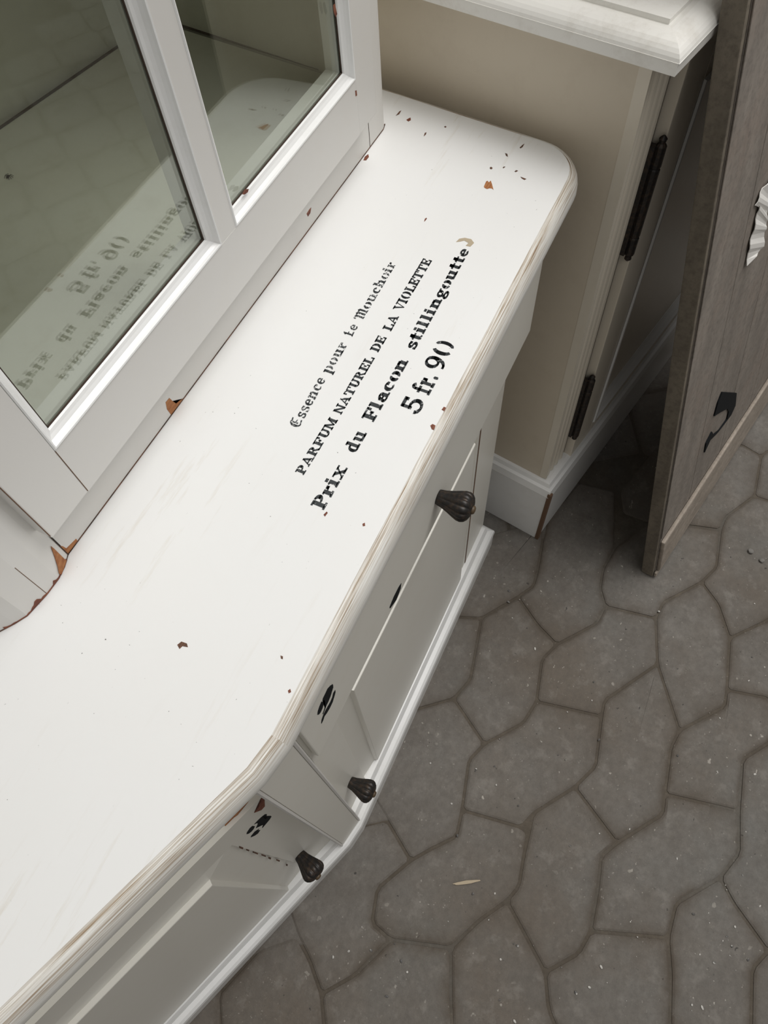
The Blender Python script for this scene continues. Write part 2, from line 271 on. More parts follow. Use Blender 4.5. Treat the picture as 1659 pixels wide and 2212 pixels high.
def concrete(name, ca, cb, stain, spk=1.0):
    mt, nt, b = new_mat(name)
    v = coords(nt, src='Object')
    f = noise(nt, v, 5, 8, 0.68)
    c = ramp(nt, f, 0.34, 0.68, (*ca, 1), (*cb, 1))
    g = noise(nt, v, 2.6, 5, 0.6)
    c = mixc(nt, mul(nt, ramp(nt, g, 0.46, 0.66), 0.75), c, stain)
    cool = noise(nt, coords(nt, (1, 1, 1), (0.3, 0.1, 1.2)), 3.1, 5, 0.6)
    c = mixc(nt, mul(nt, ramp(nt, cool, 0.52, 0.70), 0.45), c, (0.165, 0.168, 0.158))
    fine = noise(nt, v, 75, 6, 0.8)
    c = mixc(nt, mul(nt, ramp(nt, fine, 0.40, 0.66), 0.42), c, tuple(x * 0.55 for x in ca))
    mid = noise(nt, v, 26, 5, 0.7)
    c = mixc(nt, mul(nt, ramp(nt, mid, 0.54, 0.70), 0.35), c, tuple(x * 1.45 for x in cb))
    for sc, lo, hi, am in ((120, 0.715, 0.75, 0.85), (55, 0.735, 0.76, 0.8), (230, 0.70, 0.74, 0.6)):
        sp = ramp(nt, noise(nt, v, sc, 2, 0.5), lo, hi)
        sp2 = ramp(nt, noise(nt, v, 6 + sc * 0.01, 3), 0.40, 0.62)
        c = mixc(nt, mul(nt, mul(nt, sp, sp2), am * spk), c, (0.46, 0.43, 0.38))
    dk = ramp(nt, noise(nt, coords(nt, (1, 1, 1), (0.4, 0.2, 0.9)), 80, 3, 0.55), 0.715, 0.75)
    c = mixc(nt, mul(nt, dk, 0.8 * spk), c, (0.035, 0.032, 0.03))
    at = nd(nt, 'ShaderNodeAttribute', attribute_name='dirt')
    dm = ramp(nt, noise(nt, v, 9, 6, 0.7), 0.28, 0.62)
    da = ramp(nt, noise(nt, coords(nt, (1, 1, 1), (0.0, 0.0, 0.6)), 1.5, 2), 0.30, 0.62, (0.35, 0.35, 0.35, 1), (1, 1, 1, 1))
    c = mixc(nt, mul(nt, mul(nt, mul(nt, at.outputs['Fac'], dm), da), 0.95), c, (0.082, 0.062, 0.043))
    nt.links.new(c, b.inputs['Base Color'])
    b.inputs['Roughness'].default_value = 0.8
    bump(nt, b, fine, 0.5, 0.003)
    return mt
M_PAVE = concrete('grey_paving', (0.148, 0.132, 0.114), (0.205, 0.190, 0.170), (0.135, 0.108, 0.082))
M_JOINT = concrete('sandy_joint', (0.090, 0.072, 0.052), (0.125, 0.104, 0.080), (0.08, 0.062, 0.044), 0.3)

def old_wood(name, ca, cb, cs, grain=(2, 2, 40)):
    mt, nt, b = new_mat(name)
    v = coords(nt, grain)
    f = noise(nt, v, 1.0, 6, 0.6)
    c = ramp(nt, f, 0.34, 0.68, (*ca, 1), (*cb, 1))
    v2 = coords(nt)
    c = mixc(nt, mul(nt, ramp(nt, noise(nt, v2, 9, 6, 0.7), 0.50, 0.74), 0.55), c, cs)
    c = mixc(nt, mul(nt, ramp(nt, noise(nt, v2, 95, 4, 0.7), 0.45, 0.7), 0.45), c, tuple(x * 0.5 for x in ca))
    nt.links.new(c, b.inputs['Base Color'])
    b.inputs['Roughness'].default_value = 0.7
    bump(nt, b, f, 0.4, 0.002)
    return mt
M_BOARD = old_wood('weathered_board', (0.20, 0.175, 0.15), (0.285, 0.25, 0.215), (0.27, 0.205, 0.165), (26, 26, 2.2))
M_BEDGE = old_wood('board_edge', (0.125, 0.105, 0.08), (0.20, 0.17, 0.13), (0.26, 0.225, 0.17), (30, 30, 6))
M_BATTEN = old_wood('worn_batten', (0.30, 0.255, 0.21), (0.42, 0.36, 0.30), (0.25, 0.20, 0.16), (3, 40, 40))
mt, nt, b = new_mat('torn_paper'); b.inputs['Base Color'].default_value = (0.82, 0.80, 0.76, 1); b.inputs['Roughness'].default_value = 0.5
M_PAPER = mt
mt, nt, b = new_mat('plaster_wall'); b.inputs['Base Color'].default_value = (0.30, 0.28, 0.25, 1); b.inputs['Roughness'].default_value = 0.9
M_WALL = mt
mt, nt, b = new_mat('pebble'); b.inputs['Base Color'].default_value = (0.20, 0.19, 0.175, 1); b.inputs['Roughness'].default_value = 0.8
M_PEB = mt
mt, nt, b = new_mat('splinter_wood'); b.inputs['Base Color'].default_value = (0.46, 0.38, 0.27, 1); b.inputs['Roughness'].default_value = 0.8
M_SPL = mt

# ------------------------------------------------------------------ helpers
def link(name, me, mat, parent=None):
    o = bpy.data.objects.new(name, me)
    COL.objects.link(o)
    if mat and not me.materials:
        me.materials.append(mat)
    if parent:
        o.parent = parent
    return o

def mesh(name, verts, faces, mat, parent=None, smooth=False, bevel=0.0, seg=2):
    me = bpy.data.meshes.new(name)
    bm = bmesh.new()
    vs = [bm.verts.new(v) for v in verts]
    for f in faces:
        try:
            bm.faces.new([vs[i] for i in f])
        except ValueError:
            pass
    bmesh.ops.recalc_face_normals(bm, faces=bm.faces)
    if bevel:
        ed = [e for e in bm.edges if len(e.link_faces) == 2 and e.calc_face_angle(0) > 0.5]
        bmesh.ops.bevel(bm, geom=ed, offset=bevel, segments=seg, affect='EDGES', profile=0.6, clamp_overlap=True)
    bm.to_mesh(me); bm.free()
    if smooth:
        for p in me.polygons:
            p.use_smooth = True
    return link(name, me, mat, parent)

def empty(name, loc=(0, 0, 0)):
    o = bpy.data.objects.new(name, None)
    COL.objects.link(o)
    o.empty_display_size = 0.05
    o.location = loc
    return o

def tag(o, label, cat, group=None):
    o['label'] = label
    o['category'] = cat
    if group:
        o['group'] = group
    return o

class Frame:
    """Plan frame: s along, t inwards; world z kept."""
    def __init__(self, o, ex, ey, lean=0.0, z0=0.0):
        self.o, self.ex, self.ey, self.lean, self.z0 = Vector(o), Vector(ex), Vector(ey), lean, z0
    def __call__(self, s, t, z):
        k = t + self.lean * (z - self.z0)
        p = self.o + self.ex * s + self.ey * k
        return (p.x, p.y, z)

BOXF = [(0, 1, 2, 3), (7, 6, 5, 4), (0, 4, 5, 1), (1, 5, 6, 2), (2, 6, 7, 3), (3, 7, 4, 0)]
def box(name, F, s0, s1, t0, t1, z0, z1, mat, parent=None, bevel=0.0):
    v = [F(s0, t0, z0), F(s1, t0, z0), F(s1, t1, z0), F(s0, t1, z0), F(s0, t0, z1), F(s1, t0, z1), F(s1, t1, z1), F(s0, t1, z1)]
    return mesh(name, v, BOXF, mat, parent, bevel=bevel)

def prism(name, plan, z0, z1, mat, parent=None, bevel=0.0, fn=None):
    n = len(plan)
    f = fn or (lambda x, y, z: (x, y, z))
    v = [f(x, y, z0) for x, y in plan] + [f(x, y, z1) for x, y in plan]
    faces = [tuple(range(n)), tuple(range(n, 2 * n))] + [(i, (i + 1) % n, n + (i + 1) % n, n + i) for i in range(n)]
    return mesh(name, v, faces, mat, parent, bevel=bevel)

def offset_path(path, d, closed):
    """Offset a plan polyline to its right-hand side by d with mitred corners."""
    n = len(path); out = []
    for i in range(n):
        p = Vector(path[i])
        dirs = []
        if closed or i > 0:
            dirs.append((p - Vector(path[i - 1])).normalized())
        if closed or i < n - 1:
            dirs.append((Vector(path[(i + 1) % n]) - p).normalized())
        ns = [Vector((q.y, -q.x)) for q in dirs]
        b = sum(ns, Vector((0, 0))).normalized()
        k = d / max(0.35, b.dot(ns[0]))
        out.append((p.x + b.x * k, p.y + b.y * k))
    return out

def sweep(name, path, prof, mat, parent=None, closed=True, caps=True, uv=False, smooth=False, mats=None):
    """Sweep a profile [(outward d, z)] along a plan path."""
    rings = [[(x, y, z) for x, y in offset_path(path, d, closed)] for d, z in prof]
    n = len(path); k = len(rings)
    me = bpy.data.meshes.new(name)
    bm = bmesh.new()
    vs = [[bm.verts.new(p) for p in r] for r in rings]
    uvl = bm.loops.layers.uv.new('UVMap') if uv else None
    U = [0.0]
    for i in range(n):
        U.append(U[-1] + (Vector(path[(i + 1) % n]) - Vector(path[i])).length)
    W = [0.0]
    for j in range(k - 1):
        W.append(W[-1] + math.hypot(prof[j + 1][0] - prof[j][0], prof[j + 1][1] - prof[j][1]))
    rng = n if closed else n - 1
    for j in range(k - 1):
        for i in range(rng):
            a = (i + 1) % n
            f = bm.faces.new((vs[j][i], vs[j][a], vs[j + 1][a], vs[j + 1][i]))
            f.smooth = smooth
            if uv:
                for lp, uvv in zip(f.loops, ((U[i], W[j]), (U[i + 1], W[j]), (U[i + 1], W[j + 1]), (U[i], W[j + 1]))):
                    lp[uvl].uv = uvv
            f.material_index = 0
    if caps and closed:
        f = bm.faces.new(vs[0]); f.material_index = 1 if mats else 0
        bm.faces.new(list(reversed(vs[-1])))
    elif caps:
        for i in (0, n - 1):
            try:
                bm.faces.new([vs[j][i] for j in range(k)])
            except ValueError:
                pass
    bmesh.ops.recalc_face_normals(bm, faces=bm.faces)
    bm.to_mesh(me); bm.free()
    if mats:
        for q in mats:
            me.materials.append(q)
    return link(name, me, mat, parent)

def plate(name, poly, fn, mat, parent, thick=0.0003):
    """A thin irregular flake: poly in (a, b), fn(a, b, lift) -> world."""
    n = len(poly)
    v = [fn(a, b, 0.0) for a, b in poly] + [fn(a, b, thick) for a, b in poly]
    faces = [tuple(range(n)), tuple(range(n, 2 * n))] + [(i, (i + 1) % n, n + (i + 1) % n, n + i) for i in range(n)]
    me = bpy.data.meshes.new(name)
    bm = bmesh.new()
    vs = [bm.verts.new(p) for p in v]
    for f in faces:
        bm.faces.new([vs[i] for i in f])
    bmesh.ops.triangulate(bm, faces=[f for f in bm.faces if len(f.verts) > 4])
    bmesh.ops.recalc_face_normals(bm, faces=bm.faces)
    bm.to_mesh(me); bm.free()
    return link(name, me, mat, parent)

def struct(o):
    o['kind'] = 'structure'
    return o

# plan of the sideboard: two wings meeting at a blunt prow
V = Vector((0.038, 0.163))
BS = Vector((-0.94219, 0.33507)); BT = Vector((0.33507, 0.94219))
RW = Frame(V, (1, 0), (0, 1))
LW = Frame(V, BS, BT)
AX = (BS + Vector((1, 0))).normalized()
def mirror(p):
    d = Vector(p) - V
    q = 2 * d.dot(AX) * AX - d
    return (V.x + q.x, V.y + q.y)
def both(right):
    """right half from the prow round to the back -> whole outline, counter-clockwise."""
    return list(right) + [mirror(p) for p in reversed(right)]

# ------------------------------------------------------------------ setting
def paved_floor():
    base = mesh('floor', [(-3, -3, FLOOR - 0.004), (4, -3, FLOOR - 0.004), (4, 3, FLOOR - 0.004), (-3, 3, FLOOR - 0.004),
                          (-3, -3, FLOOR - 0.06), (4, -3, FLOOR - 0.06), (4, 3, FLOOR - 0.06), (-3, 3, FLOOR - 0.06)], BOXF, M_JOINT)
    struct(base)
    def inside(p, poly):
        c = False; n = len(poly)
        for i in range(n):
            a, b = poly[i], poly[i - 1]
            if (a[1] > p[1]) != (b[1] > p[1]) and p[0] < (b[0] - a[0]) * (p[1] - a[1]) / (b[1] - a[1]) + a[0]:
                c = not c
        return c
    def paver(poly, drop=0.0):
        ar = sum(poly[i - 1][0] * poly[i][1] - poly[i][0] * poly[i - 1][1] for i in range(len(poly)))
        if ar < 0:
            poly = poly[::-1]
        # round the corners a little
        sm = []
        n = len(poly)
        for i in range(n):
            a, p, b = Vector(poly[i - 1]), Vector(poly[i]), Vector(poly[(i + 1) % n])
            r = min(0.007, 0.3 * (a - p).length, 0.3 * (b - p).length)
            sm.append(tuple(p + (a - p).normalized() * r)); sm.append(tuple(p + (b - p).normalized() * r))
        h = drop + random.uniform(-0.0006, 0.0006)
        cen = Vector((sum(p[0] for p in sm) / len(sm), sum(p[1] for p in sm) / len(sm)))
        rings = [(offset_path(sm, -0.0028, True), -0.03, 1.0), (offset_path(sm, -0.0034, True), -0.0022, 1.0), (offset_path(sm, -0.0075, True), -0.0004, 0.80)]
        last = rings[-1][0]
        rings.append(([tuple(Vector(p).lerp(cen, 0.10)) for p in last], 0.0, 0.38))
        rings.append(([tuple(Vector(p).lerp(cen, 0.22)) for p in last], 0.0, 0.05))
        me = bpy.data.meshes.new('paver')
        bm = bmesh.new()
        lay = bm.verts.layers.float.new('dirt')
        vs = []
        for ring, dz, dirt in rings:
            row = []
            for p in ring:
                vv = bm.verts.new((p[0], p[1], FLOOR + h + dz)); vv[lay] = dirt; row.append(vv)
            vs.append(row)
        n = len(sm)
        for j in range(len(vs) - 1):
            for i in range(n):
                q = (i + 1) % n
                bm.faces.new((vs[j][i], vs[j][q], vs[j + 1][q], vs[j + 1][i]))
        c0 = bm.verts.new((cen.x, cen.y, FLOOR + h))
        for i in range(n):
            bm.faces.new((vs[-1][i], vs[-1][(i + 1) % n], c0))
        bm.to_mesh(me); bm.free()
        link('paver', me, M_PAVE, base)
    for c in PAVERS:
        paver(c)
    # the same paving carried on beyond the stones in view: one stone per site of the same lattice
    c0 = Vector((0.6179, -0.1644)); la = Vector((0.1013, -0.1796)); lb = Vector((0.2751, -0.0526))
    stone = [Vector(q) for q in ((-1, -1), (1, -1), (1, 1), (-1, 1))]
    for d in (la, -la, lb, -lb, lb - la, la - lb, la + lb, -la - lb):
        out = []
        for i in range(len(stone)):
            p, q = stone[i], stone[(i + 1) % len(stone)]
            fp, fq = p.dot(d) - d.dot(d) / 2, q.dot(d) - d.dot(d) / 2
            if fp <= 0:
                out.append(p)
            if fp * fq < 0:
                out.append(p + (q - p) * (fp / (fp - fq)))
        stone = out
    cens = [Vector((sum(p[0] for p in c) / len(c), sum(p[1] for p in c) / len(c))) for c in PAVERS]
    for i in range(-16, 17):
        for j in range(-10, 11):
            s_ = c0 + la * i + lb * j
            if not (-1.7 < s_.x < 3.0 and -2.0 < s_.y < 1.2):
                continue
            if min((s_ - q).length for q in cens) < 0.125 or any(inside(s_, q) for q in PAVERS):
                continue
            paver([tuple(s_ + q) for q in stone], -0.0018)
paved_floor()
WD = Vector((AX.y, -AX.x))
wc = V + AX * 0.86
wall = Frame(wc, WD, AX)
struct(box('wall_back', wall, -2.6, 3.2, 0.0, 0.1, FLOOR, 3.2, M_WALL))

# ------------------------------------------------------------------ sideboard
sb = empty('sideboard', (V.x, V.y, FLOOR)); sbinv = sb
tag(sb, 'long white painted sideboard with prow front, stencilled lettering on its top and black knobs', 'sideboard')
def own(o, par):
    o.parent = par
    o.matrix_parent_inverse = par.matrix_world.inverted()
bpy.context.view_layer.update()

def fillet(a, p, b, r, n=10):
    a, p, b = Vector(a), Vector(p), Vector(b)
    u, w = (a - p).normalized(), (b - p).normalized()
    ang = u.angle(w)
    tl = r / math.tan(ang / 2)
    c = p + (u + w).normalized() * (r / math.sin(ang / 2))
    s0, s1 = p + u * tl - c, p + w * tl - c
    a0 = math.atan2(s0.y, s0.x); a1 = math.atan2(s1.y, s1.x)
    d = (a1 - a0 + math.pi) % (2 * math.pi) - math.pi
    return [(c.x + r * math.cos(a0 + d * k / n), c.y + r * math.sin(a0 + d * k / n)) for k in range(n + 1)]

top_right = [(0.054, 0.163)] + fillet((0.2, 0.163), (0.8625, 0.163), (0.897, 0.458), 0.060) + [(0.897, 0.458), (0.941, 0.825)]
top_path = both(top_right)
TPROF = [(0.0, 1.0), (0.0012, 0.9976), (0.0030, 0.9972), (0.0042, 0.9984), (0.0062, 0.9972), (0.0095, 0.9935), (0.0122, 0.988),
         (0.0138, 0.981), (0.0140, 0.973), (0.0125, 0.966), (0.0095, 0.961), (0.0065, 0.9575), (0.0060, 0.953), (0.0020, 0.949), (-0.004, 0.947), (-0.02, 0.947)]
top = sweep('top', top_path, TPROF, M_EDGE, None, uv=True, smooth=True, mats=[M_EDGE, M_TOP])
own(top, sb)

side_k = 0.119
car_right = [(0.074, 0.2035), (0.782, 0.2035), (0.853, 0.80)]
own(prism('carcass', both(car_right), 0.045, 0.947, M_FRONT), sb)
# rail under the top
rail_r = [(0.066, 0.1755), (0.800, 0.1755), (0.868, 0.74)]
own(sweep('top_rail', both(rail_r), [(0, 0.889), (0, 0.947), (-0.03, 0.947), (-0.03, 0.889)], M_FRONT), sb)
# plinth
pl_right = [(0.0600, 0.1665), (0.792, 0.1665), (0.862, 0.74)]
PPROF = [(-0.030, 0.078), (-0.020, 0.075), (-0.0165, 0.068), (-0.0150, 0.060), (-0.0145, 0.055), (-0.006, 0.052), (-0.001, 0.047), (0.0008, 0.038),
         (0.0, 0.028), (-0.001, 0.024), (-0.001, FLOOR)]
own(sweep('plinth', both(pl_right), PPROF, M_GLOSS, smooth=False), sb)

def raised_door(F, name, s0, s1, z0, z1, f0, f1, fz0, fz1, bl, br, tf=0.033, tr=0.025):
    """Panel door: flat frame, groove, bevel and raised field, as one board with real depth."""
    bw = 0.022
    rects = [(s0, s1, z0, z1, tf), (f0 - bl, f1 + br, fz0 - bw, fz1 + 0.045, tf), (f0 - bl + 0.003, f1 + br - 0.003, fz0 - bw + 0.003, fz1 + 0.042, tf + 0.004), (f0 - 0.001, f1 + 0.001, fz0 - 0.001, fz1 + 0.002, tr + 0.0070), (f0 + 0.001, f1 - 0.001, fz0 + 0.001, fz1 + 0.0005, tr + 0.0006), (f0 + 0.002, f1 - 0.002, fz0 + 0.002, fz1 - 0.0008, tr)]
    v = []; faces = []
    for a, b_, c, d, t in rects:
        v += [F(a, t, c), F(b_, t, c), F(b_, t, d), F(a, t, d)]
    for k in range(len(rects) - 1):
        for i in range(4):
            j = (i + 1) % 4
            faces.append((4 * k + i, 4 * k + j, 4 * k + 4 + j, 4 * k + 4 + i))
    e = 4 * (len(rects) - 1)
    faces.append((e, e + 1, e + 2, e + 3))
    nb = len(v)
    v += [F(s0, 0.045, z0), F(s1, 0.045, z0), F(s1, 0.045, z1), F(s0, 0.045, z1)]
    for i in range(4):
        j = (i + 1) % 4
        faces.append((i, j, nb + j, nb + i))
    faces.append((nb, nb + 1, nb + 2, nb + 3))
    o = mesh(name, v, faces, M_FRONT)
    own(o, sb)
    return o

def knob(F, s, t, z, parent):
    """Fluted bell-shaped iron knob, axis along -t."""
    prof = [(0.0, 0.0088), (0.002, 0.0095), (0.008, 0.0106), (0.016, 0.0132), (0.024, 0.0163), (0.030, 0.0183), (0.0345, 0.0186), (0.038, 0.0172), (0.041, 0.0140), (0.043, 0.0095), (0.0435, 0.004)]
    prof = [(d * 1.10, r * 1.13) for d, r in prof]
    nf, ns = 12, 96
    v = []; faces = []
    for d, r in prof:
        dep = 0.13 * min(1.0, d / 0.012)
        for k in range(ns):
            a = 2 * math.pi * k / ns
            rr = r * (1 - dep * (1 - abs(math.sin(nf * a / 2)) ** 0.6))
            v.append(F(s + rr * math.cos(a), t - d, z + rr * math.sin(a)))
    n = len(prof)
    for j in range(n - 1):
        for k in range(ns):
            a = (k + 1) % ns
            faces.append((j * ns + k, j * ns + a, (j + 1) * ns + a, (j + 1) * ns + k))
    faces.append(tuple(range(ns)))
    faces.append(tuple(range((n - 1) * ns, n * ns)))
    o = mesh('knob', v, faces, M_IRON, None, smooth=True)
    own(o, parent)
    # small worn brass nub on the tip is turned into the same stem
    prof2 = [(0.046, 0.0062), (0.0495, 0.0058), (0.0512, 0.0042), (0.0518, 0.001)]
    v = []; faces = []
    for d, r in prof2:
        for k in range(16):
            a = 2 * math.pi * k / 16
            v.append(F(s + r * math.cos(a), t - d, z + r * math.sin(a)))
    for j in range(3):
        for k in range(16):
            a = (k + 1) % 16
            faces.append((j * 16 + k, j * 16 + a, (j + 1) * 16 + a, (j + 1) * 16 + k))
    faces += [tuple(range(16)), tuple(range(48, 64))]
    own(mesh('knob_tip', v, faces, M_BRASS, None, smooth=True), parent)
    return o

# right wing: overlay drawer above a raised-panel door
drw = box('drawer', RW, 0.0410, 0.752, 0.007, 0.0155, 0.7425, 0.8885, M_FRONT, None, 0.0016); own(drw, sb)
own(box('drawer_rail', RW, 0.036, 0.745, 0.0165, 0.045, 0.70, 0.889, M_FRONT), sb)
knob(RW, 0.3855, 0.007, 0.8012, drw)
d1 = raised_door(RW, 'door', 0.036, 0.630, 0.070, 0.752, 0.146, 0.588, 0.083, 0.637, 0.042, 0.030)
knob(RW, 0.0714, 0.033, 0.2512, d1)
own(box('end_stile', RW, 0.6342, 0.745, 0.032, 0.045, 0.070, 0.80, M_FRONT, None, 0.001), sb)
own(box('door_gap', RW, 0.6302, 0.6341, 0.0322, 0.0445, 0.070, 0.80, M_BGAP), sb)
# left wing: apron set back, door below it
own(box('apron', LW, 0.036, 0.745, 0.0405, 0.05, 0.70, 0.889, M_FRONT), sb)
d2 = raised_door(LW, 'door', 0.036, 0.630, 0.070, 0.749, 0.153, 0.588, 0.083, 0.637, 0.050, 0.030)
knob(LW, 0.0875, 0.033, 0.240, d2)
own(box('end_stile', LW, 0.6325, 0.745, 0.032, 0.045, 0.070, 0.80, M_FRONT, None, 0.001), sb)
# the prow post, a flat pilaster with a bead on each side
pr = [(0.0655, 0.1745), (0.0690, 0.1790), (0.0725, 0.1790), (0.0725, 0.2050)]
own(prism('corner_post', both(pr), 0.060, 0.948, M_FRONT), sb)
br_ = [(0.0665, 0.1740), (0.0690, 0.1725), (0.0715, 0.1745), (0.0715, 0.1800), (0.0670, 0.1800)]
own(prism('post_bead', br_, 0.060, 0.885, M_WHITE), sb)
own(prism('post_bead', [mirror(p) for p in br_], 0.060, 0.885, M_WHITE), sb)

# ------------------------------------------------------------------ stencil lettering on the top
def arc(cx, cy, rx, ry, a0, a1, wk=0.22, wn=0.10, n=14):
    """Ring segment whose stroke is heavy at the sides and light at top and bottom."""
    out = []
    for k in range(n):
        q = []
        for m_ in (k, k + 1):
            a = math.radians(a0 + (a1 - a0) * m_ / n)
            c, s = math.cos(a), math.sin(a)
            w = wn + (wk - wn) * abs(c)
            q.append(((cx + rx * c, cy + ry * s), (cx + (rx - w) * c, cy + (ry - wn * 0.9 - (w - wn) * 0.3) * s)))
        out.append([q[0][0], q[1][0], q[1][1], q[0][1]])
    return out
def rc(x0, y0, x1, y1):
    return [[(x0, y0), (x1, y0), (x1, y1), (x0, y1)]]
def qd(*p):
    return [[(p[0], p[1]), (p[2], p[3]), (p[4], p[5]), (p[6], p[7])]]
XH = 0.68
def stem(x=0.08, y0=0.0, y1=XH, w=0.21):
    return rc(x, y0 + 0.09, x + w, y1) + rc(x - 0.08, y0, x + w + 0.09, y0 + 0.11) + qd(x - 0.10, y1 - 0.07, x + 0.02, y1 - 0.11, x + 0.04, y1, x - 0.06, y1)
